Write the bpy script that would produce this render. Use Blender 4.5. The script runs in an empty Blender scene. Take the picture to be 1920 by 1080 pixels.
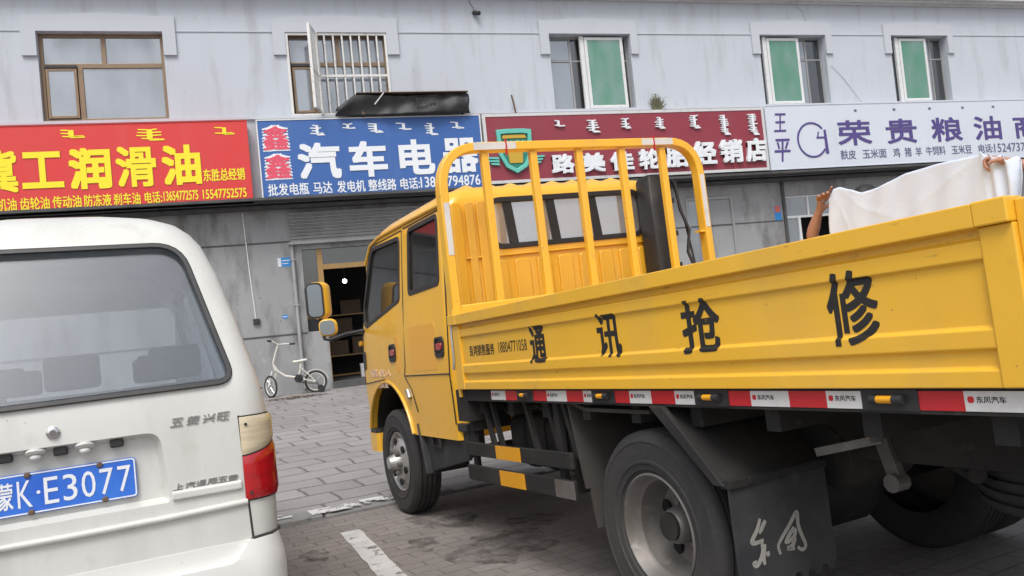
import bpy, bmesh, math, random
from mathutils import Vector, Matrix, Quaternion
random.seed(7)
SC = bpy.context.scene
COL = SC.collection
R = math.radians
PI = math.pi

# ------------------------------------------------------------------ camera
def cam_axes(yaw, pitch, roll):
    f = Vector((math.sin(yaw)*math.cos(pitch), math.cos(yaw)*math.cos(pitch), math.sin(pitch)))
    r = Vector((math.cos(yaw), -math.sin(yaw), 0))
    u = r.cross(f)
    ex = math.cos(roll)*r - math.sin(roll)*u
    ey = math.sin(roll)*r + math.cos(roll)*u
    return ex, ey, f
ex, ey, fw = cam_axes(R(16.55405), R(2.0), R(5.71986))
cam = bpy.data.cameras.new('camera')
cam.sensor_width = 36
cam.lens = 36*1500/1920
cam.clip_start = .05
cam.clip_end = 2000
camo = bpy.data.objects.new('camera', cam)
COL.objects.link(camo)
M = Matrix((ex, ey, -fw)).transposed().to_4x4()
M.translation = Vector((0, 0, 1.4))
camo.matrix_world = M
SC.camera = camo

# ------------------------------------------------------------------ sky, sun, exposure
SUN_EL, SUN_AZ = R(58), R(205)          # azimuth measured clockwise from +Y
w = bpy.data.worlds.new('World')
SC.world = w
w.use_nodes = True
nt = w.node_tree
nt.nodes.clear()
sky = nt.nodes.new('ShaderNodeTexSky')
sky.sky_type = 'NISHITA'
sky.sun_disc = False
sky.sun_elevation = SUN_EL
sky.sun_rotation = SUN_AZ
sky.dust_density = 4.0
sky.air_density = 1.0
hs = nt.nodes.new('ShaderNodeHueSaturation')
hs.inputs['Saturation'].default_value = .42
bgn = nt.nodes.new('ShaderNodeBackground')
bgn.inputs['Strength'].default_value = .15
wo = nt.nodes.new('ShaderNodeOutputWorld')
nt.links.new(sky.outputs[0], hs.inputs['Color'])
nt.links.new(hs.outputs[0], bgn.inputs['Color'])
nt.links.new(bgn.outputs[0], wo.inputs['Surface'])
sun = bpy.data.lights.new('sun', 'SUN')
sun.energy = 1.4
sun.angle = R(22)
sun.color = (1, .975, .94)
suno = bpy.data.objects.new('sun', sun)
COL.objects.link(suno)
sd = Vector((math.sin(SUN_AZ)*math.cos(SUN_EL), math.cos(SUN_AZ)*math.cos(SUN_EL), math.sin(SUN_EL)))
suno.rotation_euler = sd.to_track_quat('Z', 'Y').to_euler()
suno.location = sd*40
vs = SC.view_settings
vs.view_transform = 'Standard'
vs.look = 'None'
vs.exposure = 0.35
vs.gamma = 1
SC.cycles.use_denoising = True
SC.cycles.max_bounces = 8
SC.cycles.transparent_max_bounces = 12

# ------------------------------------------------------------------ materials
def new_mat(name):
    m = bpy.data.materials.new(name)
    m.use_nodes = True
    return m, m.node_tree.nodes, m.node_tree.links, m.node_tree.nodes['Principled BSDF']

def noise(n, l, scale, detail=5, vec=None, rough=.6, dist=0):
    t = n.new('ShaderNodeTexNoise')
    t.inputs['Scale'].default_value = scale
    t.inputs['Detail'].default_value = detail
    t.inputs['Roughness'].default_value = rough
    t.inputs['Distortion'].default_value = dist
    if vec is not None:
        l.new(vec, t.inputs['Vector'])
    return t.outputs['Fac']

def ramp(n, l, fac, lo, hi):
    r = n.new('ShaderNodeMapRange')
    r.inputs['From Min'].default_value = lo
    r.inputs['From Max'].default_value = hi
    l.new(fac, r.inputs['Value'])
    return r.outputs['Result']

def mixc(n, l, fac, a, b, blend='MIX'):
    m = n.new('ShaderNodeMix')
    m.data_type = 'RGBA'
    m.blend_type = blend
    for s, v in ((0, fac), (6, a), (7, b)):
        if hasattr(v, 'is_linked'):
            l.new(v, m.inputs[s])
        elif s == 0:
            m.inputs[0].default_value = v
        else:
            m.inputs[s].default_value = (*v, 1)
    return m.outputs[2]

def coords(n, l, scale=(1, 1, 1), rot=(0, 0, 0)):
    tc = n.new('ShaderNodeTexCoord')
    mp = n.new('ShaderNodeMapping')
    mp.inputs['Scale'].default_value = scale
    mp.inputs['Rotation'].default_value = rot
    l.new(tc.outputs['Object'], mp.inputs['Vector'])
    return mp.outputs['Vector']

def mat(name, base, rough=.6, metal=0, layers=(), bump=None, spec=.5, coat=0, emit=None, rvar=0):
    """layers: (scale, lo, hi, colour, strength[, stretch])"""
    m, n, l, b = new_mat(name)
    b.inputs['Roughness'].default_value = rough
    b.inputs['Metallic'].default_value = metal
    b.inputs['Specular IOR Level'].default_value = spec
    b.inputs['Coat Weight'].default_value = coat
    b.inputs['Base Color'].default_value = (*base, 1)
    col = None
    for L in layers:
        sc, lo, hi, c2, st = L[:5]
        v = coords(n, l, L[5] if len(L) > 5 else (1, 1, 1))
        f = ramp(n, l, noise(n, l, sc, vec=v), lo, hi)
        mu = n.new('ShaderNodeMath')
        mu.operation = 'MULTIPLY'
        mu.inputs[1].default_value = st
        l.new(f, mu.inputs[0])
        col = mixc(n, l, mu.outputs[0], base if col is None else col, c2)
    if col is not None:
        l.new(col, b.inputs['Base Color'])
    if rvar:
        f = noise(n, l, 6, vec=coords(n, l))
        r = n.new('ShaderNodeMapRange')
        r.inputs['To Min'].default_value = rough-rvar
        r.inputs['To Max'].default_value = rough+rvar
        l.new(f, r.inputs['Value'])
        l.new(r.outputs[0], b.inputs['Roughness'])
    if bump:
        f = noise(n, l, bump[0], 6, coords(n, l))
        bp = n.new('ShaderNodeBump')
        bp.inputs['Strength'].default_value = bump[1]
        bp.inputs['Distance'].default_value = bump[2] if len(bump) > 2 else .01
        l.new(f, bp.inputs['Height'])
        l.new(bp.outputs[0], b.inputs['Normal'])
    if emit:
        b.inputs['Emission Color'].default_value = (*emit[0], 1)
        b.inputs['Emission Strength'].default_value = emit[1]
    return m

def glass_mat(name, tint, trans, gloss, dust, dust_refl_col=(.3, .3, .3), rough=.03):
    """window glass: part see-through, part reflecting, part matt colour for dust and painted reflection"""
    m, n, l, b = new_mat(name)
    n.remove(b)
    out = [x for x in n if x.type == 'OUTPUT_MATERIAL'][0]
    tr = n.new('ShaderNodeBsdfTransparent')
    tr.inputs[0].default_value = (*tint, 1)
    gl = n.new('ShaderNodeBsdfGlossy')
    gl.inputs['Roughness'].default_value = rough
    gl.inputs['Color'].default_value = (.95, .97, 1, 1)
    df = n.new('ShaderNodeBsdfDiffuse')
    df.inputs[0].default_value = (*dust_refl_col, 1)
    m1 = n.new('ShaderNodeMixShader')
    m1.inputs[0].default_value = gloss/(gloss+trans)
    l.new(tr.outputs[0], m1.inputs[1])
    l.new(gl.outputs[0], m1.inputs[2])
    m2 = n.new('ShaderNodeMixShader')
    f = ramp(n, l, noise(n, l, 2.2, 1.5, coords(n, l, (1, 1, .45))), .3, .75)
    mu = n.new('ShaderNodeMath')
    mu.operation = 'MULTIPLY_ADD'
    mu.inputs[1].default_value = dust*.6
    mu.inputs[2].default_value = dust*.7
    l.new(f, mu.inputs[0])
    l.new(mu.outputs[0], m2.inputs[0])
    l.new(m1.outputs[0], m2.inputs[1])
    l.new(df.outputs[0], m2.inputs[2])
    l.new(m2.outputs[0], out.inputs[0])
    return m

def paving_mat(name, c1, c2, mortar, bw, rh, ang, msize=.012, dirt=(.05, .045, .04), squash=1, dist=.03, dirt_amt=.75):
    m, n, l, b = new_mat(name)
    v = coords(n, l, rot=(0, 0, -ang))
    # wobble the joints a little
    nz = n.new('ShaderNodeTexNoise')
    nz.inputs['Scale'].default_value = 2.2
    nz.inputs['Detail'].default_value = 3
    l.new(v, nz.inputs['Vector'])
    vm = n.new('ShaderNodeVectorMath')
    vm.operation = 'MULTIPLY_ADD'
    vm.inputs[1].default_value = (dist*2, dist*2, 0)
    l.new(nz.outputs['Color'], vm.inputs[0])
    l.new(v, vm.inputs[2])
    br = n.new('ShaderNodeTexBrick')
    br.offset = .5
    br.squash = squash
    br.squash_frequency = 3
    br.inputs['Scale'].default_value = 1
    br.inputs['Color1'].default_value = (*c1, 1)
    br.inputs['Color2'].default_value = (*c2, 1)
    br.inputs['Mortar'].default_value = (*mortar, 1)
    br.inputs['Mortar Size'].default_value = msize
    br.inputs['Mortar Smooth'].default_value = .4
    br.inputs['Brick Width'].default_value = bw
    br.inputs['Row Height'].default_value = rh
    br.inputs['Bias'].default_value = -.1
    l.new(vm.outputs[0], br.inputs['Vector'])
    fine = ramp(n, l, noise(n, l, 45, 6, v), .25, .75)
    col = mixc(n, l, .35, br.outputs['Color'], mixc(n, l, fine, (.55, .55, .55), (1.35, 1.35, 1.35)), 'MULTIPLY')
    big = ramp(n, l, noise(n, l, .9, 6, v, .65), .44, .70)
    mu = n.new('ShaderNodeMath')
    mu.operation = 'MULTIPLY'
    mu.inputs[1].default_value = dirt_amt
    l.new(big, mu.inputs[0])
    col = mixc(n, l, mu.outputs[0], col, dirt)
    spots = ramp(n, l, noise(n, l, 4.5, 5, v, .7), .62, .72)
    mu2 = n.new('ShaderNodeMath')
    mu2.operation = 'MULTIPLY'
    mu2.inputs[1].default_value = .45
    l.new(spots, mu2.inputs[0])
    col = mixc(n, l, mu2.outputs[0], col, dirt)
    l.new(col, b.inputs['Base Color'])
    b.inputs['Roughness'].default_value = .85
    b.inputs['Specular IOR Level'].default_value = .3
    hgt = mixc(n, l, .25, br.outputs['Color'], mixc(n, l, fine, (0, 0, 0), (1, 1, 1)))
    inv = n.new('ShaderNodeMath')
    inv.operation = 'MULTIPLY_ADD'
    inv.inputs[1].default_value = -1
    inv.inputs[2].default_value = 1
    l.new(br.outputs['Fac'], inv.inputs[0])
    add = n.new('ShaderNodeMath')
    add.operation = 'MULTIPLY_ADD'
    add.inputs[1].default_value = .35
    l.new(fine, add.inputs[0])
    l.new(inv.outputs[0], add.inputs[2])
    bp = n.new('ShaderNodeBump')
    bp.inputs['Strength'].default_value = .8
    bp.inputs['Distance'].default_value = .012
    l.new(add.outputs[0], bp.inputs['Height'])
    l.new(bp.outputs[0], b.inputs['Normal'])
    return m

def worn_paint_mat(name, colr, lo, hi):
    """road paint that has flaked away in patches"""
    m, n, l, b = new_mat(name)
    out = [x for x in n if x.type == 'OUTPUT_MATERIAL'][0]
    b.inputs['Base Color'].default_value = (*colr, 1)
    b.inputs['Roughness'].default_value = .8
    v = coords(n, l)
    f = ramp(n, l, noise(n, l, 9, 8, v, .72), lo, hi)
    tint = ramp(n, l, noise(n, l, 3, 4, v), .3, .7)
    l.new(mixc(n, l, tint, colr, tuple(c*.72 for c in colr)), b.inputs['Base Color'])
    tr = n.new('ShaderNodeBsdfTransparent')
    mx = n.new('ShaderNodeMixShader')
    l.new(f, mx.inputs[0])
    l.new(tr.outputs[0], mx.inputs[1])
    l.new(b.outputs[0], mx.inputs[2])
    l.new(mx.outputs[0], out.inputs[0])
    return m

MT = {}
MT['facade'] = mat('facade_paint', (.50, .535, .585), .85, layers=[(.7, .45, .8, (.46, .48, .53), .6), (2.5, .52, .70, (.36, .375, .40), .6, (1, 1, .18)), (7, .66, .74, (.62, .64, .66), .5), (5, .66, .74, (.34, .345, .355), .5, (1, 1, .5))], bump=(35, .25, .004), spec=.2)
MT['facade_trim'] = mat('facade_trim', (.495, .52, .565), .85, layers=[(1.5, .5, .8, (.42, .44, .47), .5)], bump=(40, .15, .003), spec=.2)
MT['cornice'] = mat('cornice_paint', (.58, .58, .58), .85, layers=[(2, .5, .7, (.40, .40, .39), .6)], bump=(20, .2), spec=.2)
MT['lower'] = mat('weathered_plaster', (.295, .30, .305), .9, layers=[(.9, .45, .7, (.35, .35, .35), .7), (2.4, .50, .70, (.14, .135, .13), .8, (1, 1, .28)), (6, .64, .74, (.44, .43, .41), .6), (11, .66, .72, (.10, .095, .09), .6)], bump=(18, .35, .006), spec=.2)
MT['concrete'] = mat('dark_concrete', (.10, .10, .10), .9, layers=[(3, .4, .7, (.05, .05, .05), .7)], bump=(25, .3), spec=.2)
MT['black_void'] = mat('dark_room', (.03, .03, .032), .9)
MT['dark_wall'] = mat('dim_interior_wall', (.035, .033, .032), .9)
MT['red_sign'] = mat('red_sign_film', (.64, .038, .036), .5, layers=[(.8, .4, .8, (.56, .055, .05), .6), (3, .55, .75, (.60, .08, .07), .5, (1, 1, .2))], bump=(2.2, .25, .02))
MT['yellow_letter'] = mat('yellow_letter', (.85, .72, .02), .5)
MT['blue_sign'] = mat('blue_sign_film', (.036, .115, .36), .5, layers=[(.8, .4, .8, (.05, .14, .39), .6), (3, .55, .75, (.08, .16, .36), .5, (1, 1, .2))], bump=(2.2, .25, .02))
MT['white_letter'] = mat('white_letter', (.74, .77, .80), .5)
MT['pink_letter'] = mat('pink_red_letter', (.70, .075, .13), .5)
MT['maroon_sign'] = mat('maroon_sign_film', (.245, .032, .05), .5, layers=[(.8, .4, .8, (.29, .045, .065), .6), (3, .55, .75, (.25, .06, .07), .5, (1, 1, .2))], bump=(2.2, .25, .02))
MT['white_sign'] = mat('white_sign_film', (.60, .64, .71), .5, layers=[(.7, .4, .8, (.54, .58, .64), .6), (3, .58, .75, (.47, .49, .52), .4, (1, 1, .2))], bump=(2.2, .25, .02))
MT['purple_letter'] = mat('purple_letter', (.085, .06, .22), .5)
MT['grey_purple'] = mat('grey_purple_letter', (.12, .11, .22), .5)
MT['sign_frame'] = mat('pale_sign_frame', (.58, .58, .58), .5, layers=[(6, .55, .7, (.35, .33, .3), .5)])
MT['teal'] = mat('teal_enamel', (.14, .52, .43), .3, .25)
MT['dark_green'] = mat('dark_green_enamel', (.025, .22, .165), .2, .2)
MT['gold'] = mat('gold_enamel', (.65, .40, .06), .25, .6)
MT['bronze_frame'] = mat('bronze_aluminium', (.24, .17, .11), .45, .35, layers=[(5, .5, .7, (.17, .12, .08), .5)])
MT['white_frame'] = mat('white_window_frame', (.66, .67, .67), .45, layers=[(8, .55, .75, (.42, .40, .38), .5)])
MT['grey_frame'] = mat('grey_aluminium', (.33, .33, .33), .45, .3)
MT['yellow_wood'] = mat('varnished_door_frame', (.36, .22, .08), .5, layers=[(4, .45, .7, (.24, .14, .05), .6, (1, 1, .2))])
MT['pane'] = glass_mat('grey_window_glass', (.35, .38, .40), .38, .34, .55, (.27, .30, .33))  # matt dust tone also stands in for sky reflected in the panes
MT['green_pane'] = glass_mat('green_film_glass', (.2, .6, .45), .5, .5, .72, (.085, .26, .165))
MT['door_glass'] = glass_mat('shop_glass', (.5, .5, .5), .7, .12, .12, (.15, .15, .15))
MT['shutter'] = mat('galvanised_shutter', (.30, .30, .30), .45, .45, layers=[(3, .4, .7, (.20, .20, .20), .6)])
MT['white_bar'] = mat('white_painted_steel', (.68, .68, .66), .5, layers=[(10, .58, .7, (.34, .28, .22), .6)])
MT['black_cloth'] = mat('black_plastic_sheet', (.022, .022, .024), .55, bump=(14, .5, .02))
MT['rust'] = mat('rusty_iron', (.13, .085, .06), .8)
MT['pipe_grey'] = mat('grey_plastic_pipe', (.33, .33, .33), .6, layers=[(5, .5, .7, (.22, .22, .22), .6)])
MT['black_plastic'] = mat('black_plastic', (.022, .022, .024), .5, layers=[(5, .5, .8, (.06, .058, .055), .6)])
MT['sticker_blue'] = mat('blue_sticker', (.03, .22, .55), .5)
MT['sticker_white'] = mat('white_sticker', (.65, .66, .66), .5)
MT['sticker_red'] = mat('red_sticker', (.55, .12, .08), .5)
MT['lamp_on'] = mat('lit_lamp', (.9, .9, .9), .5, emit=((1, .97, .9), 8))
MT['weed'] = mat('dry_weed', (.17, .165, .10), .8)
MT['carton'] = mat('brown_carton', (.10, .065, .04), .8)
MT['white_box'] = mat('white_carton', (.5, .5, .5), .8)
MT['paving'] = paving_mat('stone_paving', (.265, .254, .248), (.315, .303, .296), (.15, .14, .135), .52, .38, R(10.8), .017, (.21, .195, .185), 1.35, .06, .6)
MT['lot'] = paving_mat('brown_block_paving', (.24, .217, .204), (.265, .24, .226), (.185, .167, .157), .24, .12, R(10.8), .006, (.155, .141, .132), 1, .035, .8)
MT['kerb'] = mat('kerb_stone', (.25, .245, .245), .85, layers=[(3, .45, .7, (.15, .145, .14), .7), (12, .6, .7, (.1, .09, .085), .6)], bump=(25, .4, .01), spec=.3)
MT['road_paint'] = worn_paint_mat('worn_white_road_paint', (.60, .60, .59), .36, .44)
MT['kerb_paint'] = worn_paint_mat('flaking_kerb_paint', (.66, .66, .66), .46, .52)
MT['oil'] = worn_paint_mat('oil_stain', (.075, .066, .060), .40, .85)  # dark tone for oil and for painted contact shade
# vehicle materials
YEL = (.81, .455, .034)
MT['yellow'] = mat('yellow_truck_paint', YEL, .36, layers=[(1.2, .45, .8, (.735, .40, .028), .6), (9, .64, .74, (.52, .28, .05), .5), (3, .5, .75, (.56, .36, .10), .40, (1, 1, .3)), (26, .66, .70, (.30, .17, .05), .55, (.25, 1, 1)), (60, .70, .73, (.16, .09, .04), .7)], coat=.25, rvar=.09, bump=(1.6, .12, .03))
MT['yellow_cab'] = mat('yellow_cab_paint', (.83, .45, .032), .30, layers=[(1.2, .45, .8, (.78, .425, .032), .5), (8, .64, .76, (.58, .30, .05), .45), (4, .5, .75, (.60, .38, .10), .35, (1, 1, .35)), (45, .70, .73, (.20, .11, .04), .6)], coat=.3, rvar=.08, bump=(1.6, .10, .03))
MT['orange_patch'] = mat('orange_repainted_patch', (.83, .40, .024), .34, coat=.3)
MT['black_paint'] = mat('black_lettering', (.018, .017, .016), .5, layers=[(30, .68, .74, (.30, .17, .02), .5)])
MT['faint_white'] = mat('faded_white_lettering', (.80, .58, .42), .6)
MT['chassis'] = mat('dirty_black_chassis', (.014, .0135, .013), .75, layers=[(3, .48, .72, (.040, .036, .032), .8), (14, .62, .72, (.075, .063, .052), .5)], bump=(30, .3, .004))
MT['dusty_sheet'] = mat('dusty_fender_sheet', (.035, .031, .028), .85, layers=[(2, .4, .7, (.075, .066, .058), .8, (1, 1, .4))])
MT['rubber'] = mat('tyre_rubber', (.026, .026, .028), .8, layers=[(2, .35, .7, (.052, .048, .044), .7), (30, .5, .75, (.07, .063, .056), .35)], bump=(40, .2, .003))
MT['flap'] = mat('rubber_mudflap', (.024, .026, .030), .65, layers=[(3, .42, .70, (.062, .060, .056), .75), (14, .55, .72, (.08, .075, .068), .4)])
MT['flap_letter'] = mat('grey_flap_lettering', (.30, .29, .27), .7, layers=[(10, .5, .7, (.19, .18, .165), .6)])
MT['rim_grey'] = mat('dusty_steel_rim', (.20, .19, .18), .5, .45, layers=[(4, .45, .7, (.12, .105, .09), .8), (15, .6, .7, (.28, .26, .24), .6)])
MT['rim_silver'] = mat('silver_steel_rim', (.50, .49, .47), .38, .6, layers=[(5, .45, .7, (.30, .27, .24), .7)])
MT['hole'] = mat('dark_hole', (.008, .008, .008), .9)
MT['refl_red'] = mat('red_reflective_tape', (.50, .018, .025), .4, layers=[(6, .5, .8, (.38, .03, .03), .6)])
MT['refl_white'] = mat('white_reflective_tape', (.62, .62, .61), .4, layers=[(6, .5, .75, (.44, .43, .41), .7), (20, .62, .7, (.5, .35, .35), .4)])
MT['amber'] = mat('amber_plastic', (.72, .33, .01), .35)
MT['red_lens'] = mat('red_lens', (.42, .008, .012), .15, layers=[(30, .4, .6, (.30, .006, .01), .6, (.2, .2, 1))], coat=.6)
MT['clear_lens'] = mat('yellowed_clear_lens', (.60, .52, .36), .18, layers=[(60, .4, .6, (.46, .39, .26), .6, (.1, .1, 1))], coat=.6)
MT['cab_glass'] = glass_mat('truck_side_glass', (.35, .37, .38), .70, .20, .10, (.2, .2, .2))
MT['back_glass'] = glass_mat('cab_back_glass', (.45, .45, .45), .22, .45, .42, (.55, .54, .53))  # pale matt colour stands in for sky reflected in the back glass
MT['van_glass'] = glass_mat('dusty_van_glass', (.82, .86, .90), .84, .07, .13, (.17, .19, .22))
MT['mirror'] = mat('mirror_glass', (.28, .30, .32), .08, 1)
MT['screen_glass'] = glass_mat('clear_windscreen', (.88, .9, .9), .86, .06, .05, (.2, .2, .2))
MT['seat_grey'] = mat('grey_seat_cloth', (.13, .13, .14), .9)
MT['chrome'] = mat('chrome', (.62, .62, .62), .18, 1)
MT['van_white'] = mat('offwhite_van_paint', (.60, .605, .575), .42, layers=[(1.3, .4, .75, (.55, .55, .515), .6), (3, .48, .72, (.40, .395, .365), .55, (1, 1, .22)), (9, .58, .72, (.48, .46, .42), .45), (34, .69, .73, (.24, .16, .11), .6)], coat=.3, rvar=.06)
MT['bumper_white'] = mat('chipped_white_bumper', (.68, .68, .66), .45, layers=[(5, .5, .8, (.55, .55, .53), .6), (18, .66, .70, (.05, .05, .05), .9)])
MT['plate_blue'] = mat('blue_number_plate', (.025, .12, .56), .35, layers=[(6, .4, .75, (.05, .22, .72), .8)])
MT['bike_white'] = mat('cream_bicycle_paint', (.62, .60, .54), .4, layers=[(12, .55, .7, (.35, .32, .27), .5)])
MT['skin'] = mat('skin', (.40, .215, .15), .55, layers=[(12, .45, .7, (.34, .16, .11), .5)])
MT['hair'] = mat('black_hair', (.012, .011, .01), .6, bump=(60, .6, .006))
MT['black_shirt'] = mat('black_tshirt', (.022, .022, .025), .9)
MT['grey_shirt'] = mat('grey_tshirt', (.12, .12, .13), .9)
MT['trousers'] = mat('dark_trousers', (.03, .035, .05), .9)
MT['sheet'] = mat('white_sheet', (.61, .69, .81), .85, layers=[(1.5, .4, .8, (.58, .66, .77), .5)], bump=(7, .25, .02), spec=.1)
MT['eye'] = mat('eye_white', (.7, .7, .68), .3)

# ------------------------------------------------------------------ mesh helpers
class MB:
    def __init__(s):
        s.v, s.f, s.m, s.mi = [], [], [], 0

    def add(s, vs, fs):
        o = len(s.v)
        s.v += [tuple(v) for v in vs]
        for f in fs:
            s.f.append([i+o for i in f])
            s.m.append(s.mi)
        return s

    def bx(s, x0, x1, y0, y1, z0, z1):
        return s.add([(x0, y0, z0), (x1, y0, z0), (x1, y1, z0), (x0, y1, z0), (x0, y0, z1), (x1, y0, z1), (x1, y1, z1), (x0, y1, z1)],
                     [(0, 3, 2, 1), (4, 5, 6, 7), (0, 1, 5, 4), (1, 2, 6, 5), (2, 3, 7, 6), (3, 0, 4, 7)])

    def bar(s, p, q, wd, ht, up=(0, 0, 1)):
        p, q, up = Vector(p), Vector(q), Vector(up)
        d = (q-p).normalized()
        a = d.cross(up)
        if a.length < 1e-4:
            a = d.cross(Vector((1, 0, 0)))
        a.normalize()
        b = a.cross(d)
        vs = []
        for c in (p, q):
            for i, j in ((-1, -1), (1, -1), (1, 1), (-1, 1)):
                vs.append(c+a*i*wd/2+b*j*ht/2)
        return s.add(vs, [(3, 2, 1, 0), (4, 5, 6, 7), (0, 1, 5, 4), (1, 2, 6, 5), (2, 3, 7, 6), (3, 0, 4, 7)])

    def tube(s, path, r, seg=10, closed=False, rect=None, up=None):
        P = [Vector(p) for p in path]
        n = len(P)
        rs = r if isinstance(r, (list, tuple)) else [r]*n
        T = []
        for i in range(n):
            if closed:
                t = P[(i+1) % n]-P[i-1]
            else:
                t = P[min(i+1, n-1)]-P[max(i-1, 0)]
            T.append(t.normalized())
        a = Vector(up) if up else Vector((0, 0, 1))
        if abs(T[0].dot(a)) > .95 and not up:
            a = Vector((1, 0, 0))
        a = (a-T[0]*a.dot(T[0])).normalized()
        rings = []
        for i in range(n):
            a = (a-T[i]*a.dot(T[i])).normalized()
            b = T[i].cross(a)
            if rect:
                rings.append([P[i]+a*x*rect[0]/2+b*y*rect[1]/2 for x, y in ((-1, -1), (1, -1), (1, 1), (-1, 1))])
            else:
                rings.append([P[i]+(a*math.cos(2*PI*k/seg)+b*math.sin(2*PI*k/seg))*rs[i] for k in range(seg)])
        return s.loft(rings, closed)

    def loft(s, rings, closed=False, caps=True):
        k = len(rings[0])
        n = len(rings)
        vs = [v for r in rings for v in r]
        fs = []
        for i in range(n if closed else n-1):
            j = (i+1) % n
            for t in range(k):
                u = (t+1) % k
                fs.append((i*k+t, i*k+u, j*k+u, j*k+t))
        if not closed and caps:
            fs.append(tuple(range(k))[::-1])
            fs.append(tuple((n-1)*k+t for t in range(k)))
        return s.add(vs, fs)

    def cyl(s, p, q, r, r2=None, seg=16):
        return s.tube([p, q], [r, r if r2 is None else r2], seg)

    def lathe(s, prof, o, ax, seg=32, closed=False, caps=True):
        """prof: (radius, distance along axis)"""
        o, ax = Vector(o), Vector(ax).normalized()
        a = ax.cross(Vector((0, 0, 1)))
        if a.length < .1:
            a = Vector((1, 0, 0))
        a.normalize()
        b = ax.cross(a)
        rings = [[o+ax*h+(a*math.cos(2*PI*k/seg)+b*math.sin(2*PI*k/seg))*r for k in range(seg)] for r, h in prof]
        return s.loft(rings, closed, caps)

    def prism(s, poly, fn, d0, d1):
        """poly of 2-D points; fn(u, v, d) -> 3-D point"""
        n = len(poly)
        vs = [fn(u, v, d0) for u, v in poly]+[fn(u, v, d1) for u, v in poly]
        fs = [tuple(range(n)), tuple(range(2*n-1, n-1, -1))]
        fs += [(i, i+n, (i+1) % n+n, (i+1) % n) for i in range(n)]
        return s.add(vs, fs)

    def ring_prism(s, outer, inner, fn, d0, d1):
        """frame between two outlines with the same number of points"""
        n = len(outer)
        vs = []
        for d in (d0, d1):
            vs += [fn(u, v, d) for u, v in outer]+[fn(u, v, d) for u, v in inner]
        fs = []
        for i in range(n):
            j = (i+1) % n
            fs += [(i, j, n+j, n+i), (2*n+i, 3*n+i, 3*n+j, 2*n+j), (i, 2*n+i, 2*n+j, j), (n+i, n+j, 3*n+j, 3*n+i)]
        return s.add(vs, fs)

    def grid(s, fn, nu, nv):
        vs = [fn(i/nu, j/nv) for j in range(nv+1) for i in range(nu+1)]
        fs = [(j*(nu+1)+i, j*(nu+1)+i+1, (j+1)*(nu+1)+i+1, (j+1)*(nu+1)+i) for j in range(nv) for i in range(nu)]
        return s.add(vs, fs)

    def ball(s, c, r, seg=16, rings=10):
        c = Vector(c)
        rr = r if isinstance(r, (tuple, list)) else (r, r, r)
        R_ = []
        for j in range(rings+1):
            t = PI*j/rings
            t = max(.02, min(PI-.02, t))
            R_.append([c+Vector((rr[0]*math.sin(t)*math.cos(2*PI*k/seg), rr[1]*math.sin(t)*math.sin(2*PI*k/seg), rr[2]*math.cos(t))) for k in range(seg)])
        return s.loft(R_)

    def shear(s, fn):
        s.v = [tuple(fn(*v)) for v in s.v]
        return s

    def build(s, name, m, parent=None, smooth=None, bevel=0, recalc=True, solid=0):
        me = bpy.data.meshes.new(name)
        me.from_pydata(s.v, [], s.f)
        ms = m if isinstance(m, (list, tuple)) else [m]
        for x in ms:
            me.materials.append(MT[x] if isinstance(x, str) else x)
        if len(ms) > 1:
            me.polygons.foreach_set('material_index', s.m)
        if recalc:
            bm = bmesh.new()
            bm.from_mesh(me)
            bmesh.ops.recalc_face_normals(bm, faces=bm.faces)
            bm.to_mesh(me)
            bm.free()
        if smooth:
            me.shade_smooth()
            me.set_sharp_from_angle(angle=R(smooth))
        o = bpy.data.objects.new(name, me)
        COL.objects.link(o)
        if parent:
            o.parent = parent
        if solid:
            md = o.modifiers.new('solid', 'SOLIDIFY')
            md.thickness = solid
            md.offset = 0
        if bevel:
            md = o.modifiers.new('bevel', 'BEVEL')
            md.width = bevel
            md.segments = 2
            md.limit_method = 'ANGLE'
            md.angle_limit = R(40)
        return o

def empty(name, label, cat, loc=(0, 0, 0), group=None, mtx=None, parent=None):
    o = bpy.data.objects.new(name, None)
    COL.objects.link(o)
    o.empty_display_size = .1
    if mtx is not None:
        o.matrix_world = mtx
    else:
        o.location = loc
    tag(o, label, cat, group)
    return o

def tag(o, label=None, cat=None, group=None, kind=None):
    if label:
        o['label'] = label
    if cat:
        o['category'] = cat
    if group:
        o['group'] = group
    if kind:
        o['kind'] = kind
    return o

def cut(o, cutters):
    """boolean the cutters out of the mesh and keep the result as plain mesh"""
    for c in cutters:
        md = o.modifiers.new('b', 'BOOLEAN')
        md.operation = 'DIFFERENCE'
        md.solver = 'EXACT'
        md.object = c
    bpy.context.view_layer.update()
    dg = bpy.context.evaluated_depsgraph_get()
    me = bpy.data.meshes.new_from_object(o.evaluated_get(dg))
    me.name = o.data.name
    o.modifiers.clear()
    o.data = me
    for c in cutters:
        bpy.data.objects.remove(c)
    me.shade_smooth()
    me.set_sharp_from_angle(angle=R(32))
    return o

def bake(o):
    bpy.context.view_layer.update()
    dg = bpy.context.evaluated_depsgraph_get()
    me = bpy.data.meshes.new_from_object(o.evaluated_get(dg))
    o.modifiers.clear()
    o.data = me
    return o

def rrect(u0, u1, v0, v1, r, n=5):
    """rounded rectangle outline; r one radius or four (lower-left, lower-right, upper-right, upper-left)"""
    rr = r if isinstance(r, (list, tuple)) else [r]*4
    out = []
    for (cu, cv, a0), q in zip(((u0, v0, PI), (u1, v0, 1.5*PI), (u1, v1, 0), (u0, v1, .5*PI)), rr):
        su = 1 if cu == u0 else -1
        sv = 1 if cv == v0 else -1
        for k in range(n+1):
            a = a0+.5*PI*k/n
            out.append((cu+su*q+q*math.cos(a), cv+sv*q+q*math.sin(a)))
    return out

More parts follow.
